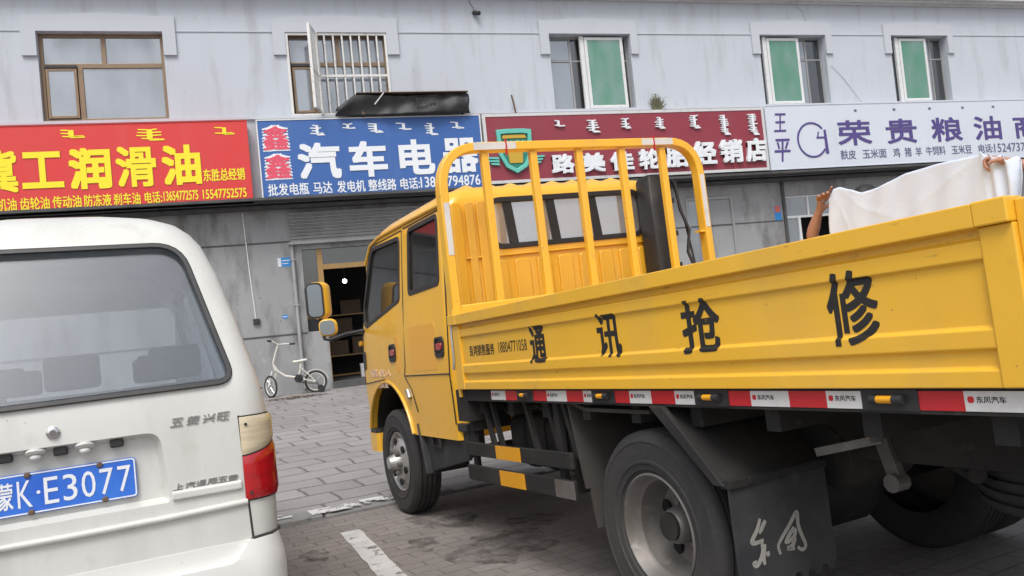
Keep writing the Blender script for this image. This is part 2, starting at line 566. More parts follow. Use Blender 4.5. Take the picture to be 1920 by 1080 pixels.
def round_poly(pts, r, n=5):
    """round the corners of a polygon"""
    out = []
    N = len(pts)
    rr = r if isinstance(r, (list, tuple)) else [r]*N
    for i in range(N):
        p = Vector(pts[i])
        a = (Vector(pts[i-1])-p)
        b = (Vector(pts[(i+1) % N])-p)
        q = min(rr[i], a.length*.45, b.length*.45)
        p0 = p+a.normalized()*q
        p1 = p+b.normalized()*q
        for k in range(n+1):
            t = k/n
            out.append(tuple(p0*(1-t)**2+p*2*t*(1-t)+p1*t*t))
    return out

def inset(poly, d):
    """move a (counter-clockwise) outline inwards by d"""
    N = len(poly)
    out = []
    area = sum(poly[i-1][0]*poly[i][1]-poly[i][0]*poly[i-1][1] for i in range(N))
    sg = 1 if area > 0 else -1
    for i in range(N):
        a, p, b = Vector(poly[i-1]), Vector(poly[i]), Vector(poly[(i+1) % N])
        e1, e2 = (p-a), (b-p)
        if e1.length < 1e-6:
            e1 = e2
        if e2.length < 1e-6:
            e2 = e1
        n1 = Vector((-e1.y, e1.x)).normalized()*sg
        n2 = Vector((-e2.y, e2.x)).normalized()*sg
        nn = n1+n2
        nn = nn.normalized() if nn.length > 1e-6 else n1
        out.append(tuple(p+nn*d/max(.5, nn.dot(n1))))
    return out

_tc = bpy.data.curves.new('text_source', 'FONT')
_to = bpy.data.objects.new('text_source', _tc)
COL.objects.link(_to)
_tcache = {}
def text_shape(body, bold, res=3, extr=.5):
    key = (body, bold, res)
    if key not in _tcache:
        _tc.body = body
        _tc.offset = bold
        _tc.resolution_u = res
        _tc.extrude = extr
        _tc.size = 1
        bpy.context.view_layer.update()
        dg = bpy.context.evaluated_depsgraph_get()
        me = bpy.data.meshes.new_from_object(_to.evaluated_get(dg))
        vs = [tuple(v.co) for v in me.vertices]
        fs = [tuple(p.vertices) for p in me.polygons]
        bpy.data.meshes.remove(me)
        _tcache[key] = (vs, fs)
    return _tcache[key]

def put_text(mb, body, u0, u1, v0, v1, fn, d0, d1, bold=0., slant=0, res=3):
    """lettering stretched into the box (u0..u1, v0..v1); bold: stroke growth as a share of the height"""
    vs, fs = text_shape(body, 0, res)
    xs = [v[0] for v in vs]
    ys = [v[1] for v in vs]
    ax, bx_, ay, by = min(xs), max(xs), min(ys), max(ys)
    g = bold*(v1-v0)
    st = [(0, 0)] if g == 0 else [(0, 0)]+[(g*i, g*j) for i in (-1, 0, 1) for j in (-1, 0, 1) if i or j]
    for i, (ou, ov) in enumerate(st):
        out = []
        e = (d1-d0)*.025*i
        for x, y, z in vs:
            s, t = (x-ax)/(bx_-ax), (y-ay)/(by-ay)
            out.append(fn(u0+g+ou+s*(u1-u0-2*g)+slant*(t-.5)*(v1-v0), v0+g+ov+t*(v1-v0-2*g), d1+e if z > 0 else d0-e*.2))
        mb.add(out, fs)

# ------------------------------------------------------------------ terrain
TO = Vector((.96523, 4.45155, .06973))
TF = Vector((-.187, .9817, -.0369)).normalized()
TU = Vector((-.0054, .0365, .9993))
TU = (TU-TF*TU.dot(TF)).normalized()
TL = TU.cross(TF)
ANG = R(10.8)
VK = 6.23                                  # distance of the kerb's front edge
def uv_of(x, y):
    return x*math.cos(ANG)+y*math.sin(ANG), -x*math.sin(ANG)+y*math.cos(ANG)
def xy_of(u, v):
    return u*math.cos(ANG)-v*math.sin(ANG), u*math.sin(ANG)+v*math.cos(ANG)
def plane_z(x, y):
    return TO.z-(TU.x*(x-TO.x)+TU.y*(y-TO.y))/TU.z
def ground_z(x, y):
    xc = max(-15, min(25, x))
    u, v = uv_of(xc, y)
    if v < VK:
        vv = max(v, -3.)
        X, Y = xy_of(max(-15, min(25, u)), vv)
        return plane_z(X, Y)
    X, Y = xy_of(u, VK)
    z0 = plane_z(X, Y)
    yk = Y
    t = max(0, min(1, (y-yk)/(18.1-yk)))
    return z0*(1-t)+.20*t

def axis_pts(lo, hi, knots):
    return sorted(set([lo, hi]+knots))
us = [-400, -150, -60, -30]+[-16+i for i in range(42)]+[40, 80, 200, 400]
vsn = [-400, -150, -60, -20, -8, -3]+[-2+.75*i for i in range(11)]
def sheet(ul, vl, lift=0):
    mb = MB()
    vv = []
    for v in vl:
        for u in ul:
            x, y = xy_of(u, v)
            vv.append((x, y, ground_z(x, y)+lift))
    n = len(ul)
    mb.add(vv, [(j*n+i, j*n+i+1, (j+1)*n+i+1, (j+1)*n+i) for j in range(len(vl)-1) for i in range(n-1)])
    return mb
lotv = vsn+[VK]
o = sheet(us, lotv).build('parking_ground', 'lot', smooth=30)
tag(o, 'brown block paved parking ground under the truck and van', 'ground', kind='structure')
pv = [VK+.001, VK+.27]+[7+.75*i for i in range(25)]+[40, 100, 400]
o = sheet(us, pv).build('pavement', 'paving', smooth=30)
tag(o, 'grey stone slab pavement in front of the shops', 'pavement', kind='structure')
# kerb: a row of flush stones, each with its own gap and height
mb = MB()
u = -14.0
while u < 24:
    L = random.uniform(.40, .62)
    x0, y0 = xy_of(u, VK)
    h = random.uniform(.018, .038)
    pts = []
    tilt = random.uniform(-.012, .012)
    for (uu, vv) in ((u+.008, VK+tilt), (u+L-.012, VK-tilt), (u+L-.012, VK+.24-tilt), (u+.008, VK+.24+tilt)):
        x, y = xy_of(uu, vv)
        pts.append((x, y, ground_z(x, y)))
    mb.add([(a, b, c-.05) for a, b, c in pts]+[(a, b, c+h) for a, b, c in pts],
           [(0, 3, 2, 1), (4, 5, 6, 7), (0, 1, 5, 4), (1, 2, 6, 5), (2, 3, 7, 6), (3, 0, 4, 7)])
    u += L
o = mb.build('kerb', 'kerb', bevel=.008)
tag(o, 'row of worn kerb stones along the pavement edge', 'kerb', kind='structure')
# oil stains; the dark patches also paint contact shade on the paving
mb = MB()
rn = random.Random(21)
for cx, cy, q in ((1.15, 4.6, .34), (1.0, 5.6, .26), (.75, 5.0, .14), (1.9, 3.3, .3), (.1, 5.2, .12), (1.5, 5.1, .2), (.55, 3.6, .10), (2.4, 4.3, .28)):
    n = 22
    ph = [rn.uniform(0, 6.28) for _ in range(3)]
    pts = []
    for k in range(n):
        a = 2*PI*k/n
        r_ = q*(1+.22*math.sin(2*a+ph[0])+.16*math.sin(5*a+ph[1])+.10*math.sin(9*a+ph[2]))
        x, y = cx+r_*math.cos(a)*.8, cy+r_*math.sin(a)*1.2
        pts.append((x, y, ground_z(x, y)+.0035))
    mb.add(pts, [tuple(range(n))])
o = mb.build('oil_and_shade_patches', 'oil')
tag(o, 'dark oil stains and painted contact shade on the brown paving', 'stain', kind='structure')
# painted markings
def strip(uvs, wid, name, m, lift, nseg=24):
    mb = MB()
    (x0, y0), (x1, y1) = uvs
    d = Vector((x1-x0, y1-y0))
    nrm = Vector((-d.y, d.x)).normalized()
    vv = []
    for i in range(nseg+1):
        t = i/nseg
        for s in (-.5, .5):
            x = x0+d.x*t+nrm.x*s*(wid+random.uniform(-.012, .012))
            y = y0+d.y*t+nrm.y*s*(wid+random.uniform(-.012, .012))
            vv.append((x, y, ground_z(x, y)+lift))
    mb.add(vv, [(2*i, 2*i+1, 2*i+3, 2*i+2) for i in range(nseg)])
    return mb.build(name, m)
o = strip([(.365, 5.76), (.645, 2.4)], .135, 'parking_line', 'road_paint', .005)
tag(o, 'worn white painted parking line on the brown paving', 'road marking', kind='structure')
mb = MB()
for (ua, ub, va, vb) in ((1.33, 1.72, .02, .2), (1.75, 2.0, .06, .22), (1.02, 1.2, .1, .24), (2.05, 2.5, .12, .24)):
    def fnp(s, t, ua=ua, ub=ub, va=va, vb=vb):
        x, y = xy_of(ua+(ub-ua)*s, VK+va+(vb-va)*t)
        return (x, y, ground_z(x, y)+.043)
    mb.grid(fnp, 6, 3)
o = mb.build('kerb_paint', 'kerb_paint')
tag(o, 'flaking white paint left on the kerb stones', 'road marking', kind='structure')

# ------------------------------------------------------------------ building
FY = 18.0                                   # face of the upper storey
LY = 18.25                                  # face of the shop fronts, set back under the signs
bld = empty('commercial_building', 'long two storey grey painted building with a row of shops on the ground floor', 'building', (5, FY, .2))
bld_off = Vector((5, FY, .2))
def bpart(mb, name, m, parent=None, **k):
    mb.shear(lambda x, y, z: (x-5, y-FY, z-.2))
    return mb.build(name, m, parent or bld, **k)
def wall_cells(mb, x0, x1, z0, z1, holes, y0, y1):
    """wall with rectangular openings, as a solid between y0 and y1"""
    xs = sorted(set([x0, x1]+[h[0] for h in holes]+[h[1] for h in holes]))
    zs = sorted(set([z0, z1]+[h[2] for h in holes]+[h[3] for h in holes]))
    def solid(i, j):
        if i < 0 or j < 0 or i >= len(xs)-1 or j >= len(zs)-1:
            return False
        cx, cz = (xs[i]+xs[i+1])/2, (zs[j]+zs[j+1])/2
        return not any(h[0] < cx < h[1] and h[2] < cz < h[3] for h in holes)
    for i in range(len(xs)-1):
        for j in range(len(zs)-1):
            if not solid(i, j):
                continue
            a, b, c, d = xs[i], xs[i+1], zs[j], zs[j+1]
            mb.add([(a, y0, c), (b, y0, c), (b, y0, d), (a, y0, d)], [(0, 1, 2, 3)])
            mb.add([(a, y1, c), (b, y1, c), (b, y1, d), (a, y1, d)], [(3, 2, 1, 0)])
            if not solid(i-1, j):
                mb.add([(a, y0, c), (a, y0, d), (a, y1, d), (a, y1, c)], [(0, 1, 2, 3)])
            if not solid(i+1, j):
                mb.add([(b, y0, c), (b, y1, c), (b, y1, d), (b, y0, d)], [(0, 1, 2, 3)])
            if not solid(i, j-1):
                mb.add([(a, y0, c), (a, y1, c), (b, y1, c), (b, y0, c)], [(0, 1, 2, 3)])
            if not solid(i, j+1):
                mb.add([(a, y0, d), (b, y0, d), (b, y1, d), (a, y1, d)], [(0, 1, 2, 3)])
WIN = [(-4.17, -1.79), (.72, 2.95), (6.90, 9.05), (12.79, 14.84), (17.01, 18.97)]
WZ0, WZ1 = 6.27, 8.12
BX0, BX1 = -16., 34.
mb = MB()
wall_cells(mb, BX0, BX1, 4.36, 9.02, [(a, b, WZ0, WZ1) for a, b in WIN], FY, FY+.30)
bpart(mb, 'upper_wall', 'facade', recalc=False)
# string course: the plaster above z=8.13 stands a little proud of the wall below, and frames each window
mb = MB()
SUR = [(-4.45, -1.53), (.45, 3.22), (6.66, 9.25), (12.55, 15.05), (16.78, 19.18)]
prev = BX0
for (a, b) in SUR:
    mb.bx(prev, a, FY-.018, FY, 8.135, 8.16)
    prev = b
mb.bx(prev, BX1, FY-.018, FY, 8.135, 8.16)
bpart(mb, 'string_course', 'facade_trim')
for (a, b), (c, d) in zip(SUR, WIN):
    mb = MB()
    mb.prism([(a, 7.62), (c-.004, 7.62), (c-.004, 8.125), (d+.004, 8.125), (d+.004, 7.62), (b, 7.62), (b, 8.44), ((a+b)/2, 8.52), (a, 8.44)],
             lambda u, v, q: (u, q, v), FY-.055, FY)
    bpart(mb, 'window_surround', 'facade_trim')
mb = MB()
mb.bx(BX0, BX1, FY-.34, FY+.3, 9.06, 9.5)
mb.bx(BX0, BX1, FY-.24, FY+.3, 9.02, 9.06)
mb.bx(BX0, BX1, FY-.10, FY-.002, 8.975, 9.02)
bpart(mb, 'cornice', 'cornice')
mb = MB()
mb.bx(BX0, BX1, FY+.3, FY+10, 9.2, 9.35)
bpart(mb, 'roof', 'concrete')
# shell of the rooms behind
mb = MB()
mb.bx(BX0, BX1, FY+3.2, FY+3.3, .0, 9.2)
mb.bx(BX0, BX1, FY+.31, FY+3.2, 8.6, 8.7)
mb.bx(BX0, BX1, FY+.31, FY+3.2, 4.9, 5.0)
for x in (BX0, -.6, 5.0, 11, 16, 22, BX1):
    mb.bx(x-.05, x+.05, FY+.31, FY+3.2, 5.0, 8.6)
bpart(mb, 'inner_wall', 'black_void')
# sill ledge above the signs
mb = MB()
mb.bx(BX0, BX1, FY-.05, FY, 6.2, 6.262)
bpart(mb, 'sill_ledge', 'facade_trim')

def window(i, x0, x1):
    return (x0, x1, WZ0, WZ1, FY+.14)
def frame_rect(mb, x0, x1, z0, z1, y0, y1, t):
    mb.bx(x0, x0+t, y0, y1, z0, z1)
    mb.bx(x1-t, x1, y0, y1, z0, z1)
    mb.bx(x0+t, x1-t, y0, y1, z0, z0+t)
    mb.bx(x0+t, x1-t, y0, y1, z1-t, z1)
# window 1, bronze frame: two top lights over a casement and a fixed pane
def bronze_window(x0, x1, mx, side):
    y0, y1 = FY+.12, FY+.19
    mb = MB()
    frame_rect(mb, x0, x1, WZ0, WZ1, y0, y1, .075)
    mb.bx(x0+.075, x1-.075, y0, y1, 7.40, 7.50)
    mb.bx(mx-.045, mx+.045, y0, y1, 7.50, WZ1-.075)
    mb.bx(side-.05, side+.05, y0-.002, y1+.002, WZ0+.075, 7.40)
    f = bpart(mb, 'window', 'bronze_frame', bevel=.006)
    mb = MB()
    frame_rect(mb, x0+.09, side-.06, WZ0+.08, 7.39, y0-.035, y0-.004, .055)
    bpart(mb, 'sash', 'bronze_frame', f, bevel=.005)
    mb = MB()
    mb.bx(x0+.075, mx-.045, y0+.03, y0+.036, 7.50, WZ1-.075)
    mb.bx(mx+.045, x1-.075, y0+.03, y0+.036, 7.50, WZ1-.075)
    mb.bx(side+.05, x1-.075, y0+.03, y0+.036, WZ0+.075, 7.40)
    mb.bx(x0+.145, side-.115, y0-.022, y0-.016, WZ0+.135, 7.335)
    bpart(mb, 'pane', 'pane', f)
    mb = MB()
    mb.bx(x0+.08, side-.05, y0-.05, y0-.003, 7.40, 7.455)
    bpart(mb, 'rail', 'black_plastic', f)
bronze_window(*WIN[0], -2.97, -3.44)
bronze_window(*WIN[1], 1.85, 1.30)
# windows 3-5: a white sash with green film in front of an older dark window
def green_window(x0, x1, s0, s1, mx):
    y0 = FY+.20
    mb = MB()
    frame_rect(mb, x0, x1, WZ0, WZ1, y0, y0+.06, .05)
    mb.bx(mx-.025, mx+.025, y0, y0+.06, WZ0+.05, WZ1-.05)
    mb.bx(x0+.05, x1-.05, y0+.005, y0+.055, 7.50, 7.54)
    f = bpart(mb, 'window', 'grey_frame', bevel=.005)
    mb = MB()
    mb.bx(x0+.05, mx-.03, y0+.02, y0+.026, WZ0+.05, 7.49)
    mb.bx(x0+.05, mx-.03, y0+.02, y0+.026, 7.55, WZ1-.05)
    bpart(mb, 'pane', 'pane', f)
    mb = MB()
    mb.bx(mx+.03, x1-.05, y0+.02, y0+.026, WZ0+.05, WZ1-.05)
    bpart(mb, 'pane', 'door_glass', f)
    mb = MB()
    frame_rect(mb, s0, s1, WZ0+.02, WZ1-.05, FY+.04, FY+.085, .075)
    mb.bx(s0-.12, s0-.01, FY+.05, FY+.13, WZ0+.01, WZ1-.02)
    bpart(mb, 'sash', 'white_frame', f, bevel=.006)
    mb = MB()
    mb.bx(s0+.075, s1-.075, FY+.058, FY+.064, WZ0+.095, WZ1-.125)
    bpart(mb, 'green_pane', 'green_pane', f)
green_window(*WIN[2], 7.84, 8.87, 7.50)
green_window(*WIN[3], 13.05, 14.04, 14.35)
green_window(*WIN[4], 17.34, 18.28, 18.55)

# shop-front wall under the signs
DX0, DX1, DZ0, DZ1 = .66, 3.30, .30, 3.33
RWX0, RWX1, RWZ0, RWZ1 = 13.18, 15.4, 2.0, 3.86
GX0, GX1, GZ0, GZ1 = 10.25, 11.62, .3, 3.95
mb = MB()
wall_cells(mb, BX0, BX1, -.3, 4.36, [(DX0, DX1, DZ0, DZ1), (RWX0, RWX1, RWZ0, RWZ1), (GX0, GX1, GZ0, GZ1)], LY, LY+.25)
bpart(mb, 'lower_wall', 'lower', recalc=False)
mb = MB()
for z in (3.51, 1.47):                                   # cracked bands across the render
    mb.bx(BX0, DX0-.02, LY-.012, LY, z, z+.03)
mb.bx(3.4, 13.1, LY-.012, LY, 3.2, 3.225)
mb.bx(13.12, 13.2, LY-.05, LY, .1, 4.3)
bpart(mb, 'render_joint', 'concrete')
mb = MB()
mb.bx(BX0, BX1, FY-.42, LY-.001, 4.365, 4.42)
mb.bx(BX0, BX1, FY-.05, LY-.001, 4.24, 4.30)
bpart(mb, 'canopy_slab', 'concrete')
# roller shutter over the open shop door
mb = MB()
def shut(s, t):
    a = t*9*2*PI
    return (.45+3.1*s, LY-.10-.018*math.cos(a), 3.50+.64*t)
mb.grid(shut, 1, 90)
mb.bx(.45, 3.55, LY-.085, LY, 3.50, 4.14)
mb.bx(.40, 3.6, LY-.14, LY, 3.44, 3.497)
bpart(mb, 'roller_shutter', 'shutter', smooth=50)
# doorway: low side light, yellow posts and transom
mb = MB()
mb.bx(.98, 1.10, LY+.05, LY+.15, .32, 3.33)
mb.bx(1.10, 3.30, LY+.052, LY+.148, 2.86, 2.97)
mb.bx(2.05, 2.13, LY+.06, LY+.14, .32, 2.86)
dr = bpart(mb, 'door_frame', 'yellow_wood', bevel=.006)
mb = MB()
mb.bx(.66, .98, LY+.09, LY+.10, 1.50, 3.33)
mb.bx(1.10, 3.30, LY+.09, LY+.10, 2.97, 3.33)
bpart(mb, 'pane', 'door_glass', dr)
mb = MB()
mb.bx(.66, 1.08, LY-.02, LY+.20, .2, 1.50)
bpart(mb, 'low_wall', 'lower')
mb = MB()
mb.bx(1.08, 3.3, LY-.12, LY+.25, .2, .34)
bpart(mb, 'door_step', 'concrete')
# shop room
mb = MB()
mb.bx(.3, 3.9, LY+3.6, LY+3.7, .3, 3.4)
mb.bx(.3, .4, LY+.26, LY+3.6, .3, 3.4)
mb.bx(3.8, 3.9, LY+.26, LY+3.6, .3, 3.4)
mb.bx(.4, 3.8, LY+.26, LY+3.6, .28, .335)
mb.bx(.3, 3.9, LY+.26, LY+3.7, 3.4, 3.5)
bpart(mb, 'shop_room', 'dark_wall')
# dark void behind the right-hand openings
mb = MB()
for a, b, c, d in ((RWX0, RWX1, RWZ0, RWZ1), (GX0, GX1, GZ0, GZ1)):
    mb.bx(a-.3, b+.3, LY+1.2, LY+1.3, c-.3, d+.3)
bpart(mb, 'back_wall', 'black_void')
mb = MB()
frame_rect(mb, RWX0, RWX1, RWZ0, RWZ1, LY+.05, LY+.11, .05)
mb.bx(RWX0+.05, RWX1-.05, LY+.05, LY+.11, 3.26, 3.32)
mb.bx(RWX0+.75, RWX0+.81, LY+.05, LY+.11, 3.32, RWZ1-.05)
mb.bx(RWX0+.42, RWX0+.49, LY+.03, LY+.10, RWZ0+.05, 3.26)
f = bpart(mb, 'window', 'white_frame', bevel=.005)
mb = MB()
mb.bx(RWX0+.05, RWX1-.05, LY+.08, LY+.086, 3.32, RWZ1-.05)
mb.bx(RWX0+.05, RWX0+.42, LY+.08, LY+.086, RWZ0+.05, 3.26)
bpart(mb, 'pane', 'pane', f)
mb = MB()
frame_rect(mb, GX0, GX1, GZ0, GZ1, LY-.03, LY+.09, .07)
mb.bx(GX0+.32, GX0+.38, LY+.0, LY+.05, GZ0+.07, GZ1-.07)
f = bpart(mb, 'metal_door', 'grey_frame', bevel=.006)
mb = MB()
mb.bx(GX0+.38, GX1-.07, LY+.01, LY+.04, GZ0+.07, GZ1-.07)
bpart(mb, 'door_leaf', 'lower', f)
mb = MB()
mb.bx(GX0+.07, GX0+.32, LY+.02, LY+.03, GZ0+.07, GZ1-.07)
bpart(mb, 'pane', 'pane', f)

# shop goods, seen dimly through the open door
sh = empty('goods_shelf', 'dim wooden shelf unit standing inside the open shop door', 'shelf', (1.75, LY+2.2, .335))
mb = MB()
for z in (0.02, .5, 1.0, 1.5):
    mb.bx(-.55, .75, -.2, .2, z, z+.03)
for x in (-.58, .75):
    mb.bx(x, x+.03, -.2, .2, 0, 1.75)
mb.build('frame', 'yellow_wood', sh)
k = 0
for (x, z, wd, hh, m, lab) in ((-.3, .86, .42, .36, 'carton', 'brown carton on the low shelf inside the shop'), (.25, .86, .46, .42, 'carton', 'larger brown carton right of the other on the low shelf'),
                        (-.2, 1.365, .5, .4, 'carton', 'brown carton on the upper shelf inside the shop door'), (.05, 1.865, .5, .34, 'carton', 'brown carton on top of the shop shelf')):
    mb = MB()
    mb.bx(-wd/2, wd/2, -.15, .15, 0, hh)
    mb.bx(-.03, .03, -.152, .152, -.0, hh+.002)
    o = mb.build('carton', m)
    o.location = (1.75+x, LY+2.2, z+.0)
    tag(o, lab, 'box', 'cartons on the shop shelf')
mb = MB()
mb.bx(-.12, .12, -.1, .1, 0, .3)
mb.bx(-.125, .125, -.105, .105, .24, .31)
o = mb.build('carton', 'white_box')
o.location = (1.92, LY+.9, .335)
tag(o, 'small white carton on the floor just inside the shop door', 'box')
o = empty('ceiling_lamp', 'small lit white lamp hanging inside the open shop door', 'lamp', (1.60, LY+.7, 2.60))
mb = MB()
mb.ball((0, 0, 0), .05)
mb.build('bulb', 'lamp_on', o, smooth=60)
mb = MB()
mb.cyl((0, 0, .05), (0, 0, .8), .008, seg=6)
mb.build('cord', 'black_plastic', o)

# ------------------------------------------------------------------ shop signs
def mongol(mb, x0, x1, z0, z1, fn, d0, d1, rnd):
    """one word of the vertical script: a spine with teeth to the left and a tail to the right"""
    w_, h_ = x1-x0, z1-z0
    xc = x0+w_*.52
    t = w_*.12
    def q(a, b, c, d):
        mb.prism([(a, c), (b, c), (b, d), (a, d)], fn, d0, d1)
    q(xc-t, xc+t*.7, z0+h_*.12, z1-h_*.06)
    n = max(2, int(h_/.055))
    for i in range(n):
        z = z0+h_*(.16+.74*i/max(1, n-1))
        L = rnd.uniform(.5, 1.)
        mb.prism([(xc-t, z-.012), (xc-t, z+.014), (x0+w_*.5*(1-L), z+.020), (x0+w_*.5*(1-L)-.02, z)], fn, d0, d1)
        if rnd.random() < .6:
            L = rnd.uniform(.4, .9)
            mb.prism([(xc+t*.7, z-.012), (xc+t*.7+w_*.42*L, z-.002), (xc+t*.7+w_*.4*L, z+.022), (xc+t*.7, z+.016)], fn, d0, d1)
    mb.prism([(xc-t, z0+h_*.12), (xc+t, z0+h_*.16), (x1, z0+.03), (x1+.02, z0), (xc, z0-.005)], fn, d0, d1)

SY = FY-.30
def shop_sign(name, label, x0, x1, z0, z1, m, frame_m, fw_=.03):
    s = empty(name, label, 'shop sign', ((x0+x1)/2, FY-.15, z0), 'shop signs along the facade')
    off = ((x0+x1)/2, FY-.15, z0)
    s['off'] = off
    mb = MB()
    mb.bx(x0+fw_, x1-fw_, SY, FY-.12, z0+fw_, z1-fw_)
    spart(s, mb, 'panel', m)
    mb = MB()
    frame_rect(mb, x0, x1, z0, z1, SY-.012, FY-.06, fw_)
    spart(s, mb, 'frame', frame_m)
    return s
def spart(s, mb, name, m, parent=None, **k):
    off = s['off']
    mb.shear(lambda x, y, z: (x-off[0], y-off[1], z-off[2]))
    return mb.build(name, m, parent or s, **k)
FN = lambda u, v, d: (u, SY-d, v)

s = shop_sign('shop_sign', 'red shop sign with big yellow lettering for lubricating oil', -10.6, -.245, 4.365, 6.115, 'red_sign', 'red_sign', .012)
mb = MB()
for ch, a, b in (('冀', -5.36, -4.62), ('工', -4.55, -3.81), ('润', -3.71, -2.94), ('滑', -2.85, -2.09), ('油', -1.98, -1.23)):
    put_text(mb, ch, a, b, 4.79 if ch != '工' else 4.85, 5.63 if ch != '工' else 5.58, FN, .002, .012, .035 if ch not in '冀滑' else .026)
spart(s, mb, 'lettering', 'yellow_letter')
mb = MB()
put_text(mb, '东胜总经销', -1.20, -.37, 4.84, 5.10, FN, .002, .006, .015)
tx = ['机油', '齿轮油', '传动油', '防冻液', '刹车油']
xs = [(-5.02, -4.68), (-4.62, -4.10), (-4.05, -3.53), (-3.48, -2.98), (-2.94, -2.44)]
for t, (a, b) in zip(tx, xs):
    put_text(mb, t, a, b, 4.43, 4.68, FN, .002, .006, .012)
put_text(mb, '电话:', -2.36, -2.03, 4.44, 4.68, FN, .002, .006, .012)
put_text(mb, '13654772575', -2.0, -1.33, 4.47, 4.67, FN, .002, .006, .015)
put_text(mb, '15547752575', -1.24, -.37, 4.47, 4.67, FN, .002, .006, .015)
spart(s, mb, 'small_lettering', 'yellow_letter')
rn = random.Random(3)
for a, b, c, d in ((-5.6, -4.95, 5.82, 6.0), (-3.86, -3.38, 5.84, 6.01), (-2.43, -1.90, 5.74, 5.99), (-.90, -.52, 5.82, 5.98)):
    mb = MB()
    mongol(mb, a, b, c, d, FN, .002, .008, rn)
    spart(s, mb, 'script_lettering', 'yellow_letter')

s = shop_sign('shop_sign', 'blue shop sign with white lettering and two pink characters at its left end', -.06, 4.90, 4.37, 6.12, 'blue_sign', 'white_frame', .028)
mb = MB()
for z0, z1 in ((5.42, 6.0), (4.80, 5.38)):
    put_text(mb, '鑫', .03, .61, z0, z1, FN, .002, .005, .11, res=2)
lt = spart(s, mb, 'letter_outline', 'white_letter')
mb = MB()
for z0, z1 in ((5.45, 5.97), (4.83, 5.35)):
    put_text(mb, '鑫', .06, .58, z0, z1, FN, .006, .011, .02)
spart(s, mb, 'lettering', 'pink_letter')
mb = MB()
for ch, a, b in (('汽', .74, 1.65), ('车', 1.83, 2.67), ('电', 2.94, 3.74), ('器', 3.93, 4.76)):
    put_text(mb, ch, a, b, 4.78, 5.58, FN, .002, .012, .035)
spart(s, mb, 'lettering', 'white_letter')
mb = MB()
for t, a, b in (('批发电瓶', .07, .92), ('马达', 1.01, 1.42), ('发电机', 1.52, 2.13), ('整线路', 2.20, 2.82), ('电话:', 2.91, 3.35), ('13847794876', 3.37, 4.76)):
    put_text(mb, t, a, b, 4.46 if t[0] != '1' else 4.48, 4.72, FN, .002, .006, .013)
spart(s, mb, 'small_lettering', 'white_letter')
for a, b, c, d in ((1.06, 1.35, 5.74, 5.98), (1.72, 2.02, 5.87, 5.98), (2.32, 2.63, 5.76, 5.98), (2.94, 3.27, 5.81, 5.97), (3.58, 3.87, 5.67, 5.96), (4.18, 4.49, 5.80, 5.96)):
    mb = MB()
    mongol(mb, a, b, c, d, FN, .002, .008, rn)
    spart(s, mb, 'script_lettering', 'white_letter')

s = shop_sign('shop_sign', 'maroon shop sign with raised white lettering and a green shield emblem', 4.95, 12.47, 4.48, 6.12, 'maroon_sign', 'sign_frame', .07)
mb = MB()
for ch, a, b, c, d in (('路', 6.52, 7.09, 4.64, 5.10), ('美', 7.28, 7.88, 4.64, 5.10), ('佳', 8.03, 8.64, 4.64, 5.10), ('轮', 8.79, 9.38, 4.64, 5.14), ('胎', 9.52, 10.15, 4.66, 5.2), ('经', 10.29, 10.93, 4.70, 5.28), ('销', 11.05, 11.70, 4.71, 5.30), ('店', 11.80, 12.39, 4.71, 5.31)):
    put_text(mb, ch, a, b, c, d, FN, .002, .07, .04)
spart(s, mb, 'lettering', 'white_letter')
for a, b, c, d in ((6.65, 6.95, 5.77, 5.92), (7.52, 7.84, 5.60, 5.92), (8.43, 8.66, 5.67, 5.93), (9.35, 9.59, 5.64, 5.94), (10.29, 10.57, 5.62, 5.97), (11.13, 11.41, 5.43, 5.97), (11.97, 12.25, 5.40, 5.98)):
    mb = MB()
    mongol(mb, a, b, c, d, FN, .002, .05, rn)
    spart(s, mb, 'script_lettering', 'white_letter')
def shield(cx, w_, z0, z1):
    h = z1-z0
    return [(cx-w_/2, z1-.02*h), (cx-w_*.25, z1), (cx+w_*.25, z1), (cx+w_/2, z1-.02*h), (cx+w_*.47, z0+h*.42), (cx+w_*.30, z0+h*.14), (cx, z0), (cx-w_*.30, z0+h*.14), (cx-w_*.47, z0+h*.42)]
mb = MB()
so = shield(5.66, .86, 4.69, 5.74)
si = shield(5.66, .66, 4.80, 5.63)
mb.ring_prism(so, si, FN, .002, .09)
em = spart(s, mb, 'emblem', 'teal', bevel=.012)
mb = MB()
mb.prism(si, FN, .002, .03)
spart(s, mb, 'shield_field', 'dark_green', em)
mb = MB()
mb.prism([(5.36, 5.52), (5.96, 5.52), (5.93, 5.60), (5.39, 5.60)], FN, .032, .06)
spart(s, mb, 'gold_inlay', 'gold', em)
mb = MB()
mb.prism([(5.50, 4.94), (5.82, 4.94), (5.84, 5.20), (5.48, 5.20)], FN, .032, .055)
spart(s, mb, 'gold_inlay', 'gold', em)
mb = MB()
for k in range(4):
    x = 5.40+.14*k
    mb.prism([(x, 5.26), (x+.10, 5.26), (x+.10, 5.46-.03*(k % 2)), (x+.02, 5.48)], FN, .032, .07)
for sg in (-1, 1):
    for k in range(3):
        z = 4.90+.07*k
        mb.prism([(5.66+sg*.40, z), (5.66+sg*(.60+.05*k), z+.02), (5.66+sg*(.62+.05*k), z+.06), (5.66+sg*.42, z+.055)], FN, .01, .05)
spart(s, mb, 'wings', 'teal', em)

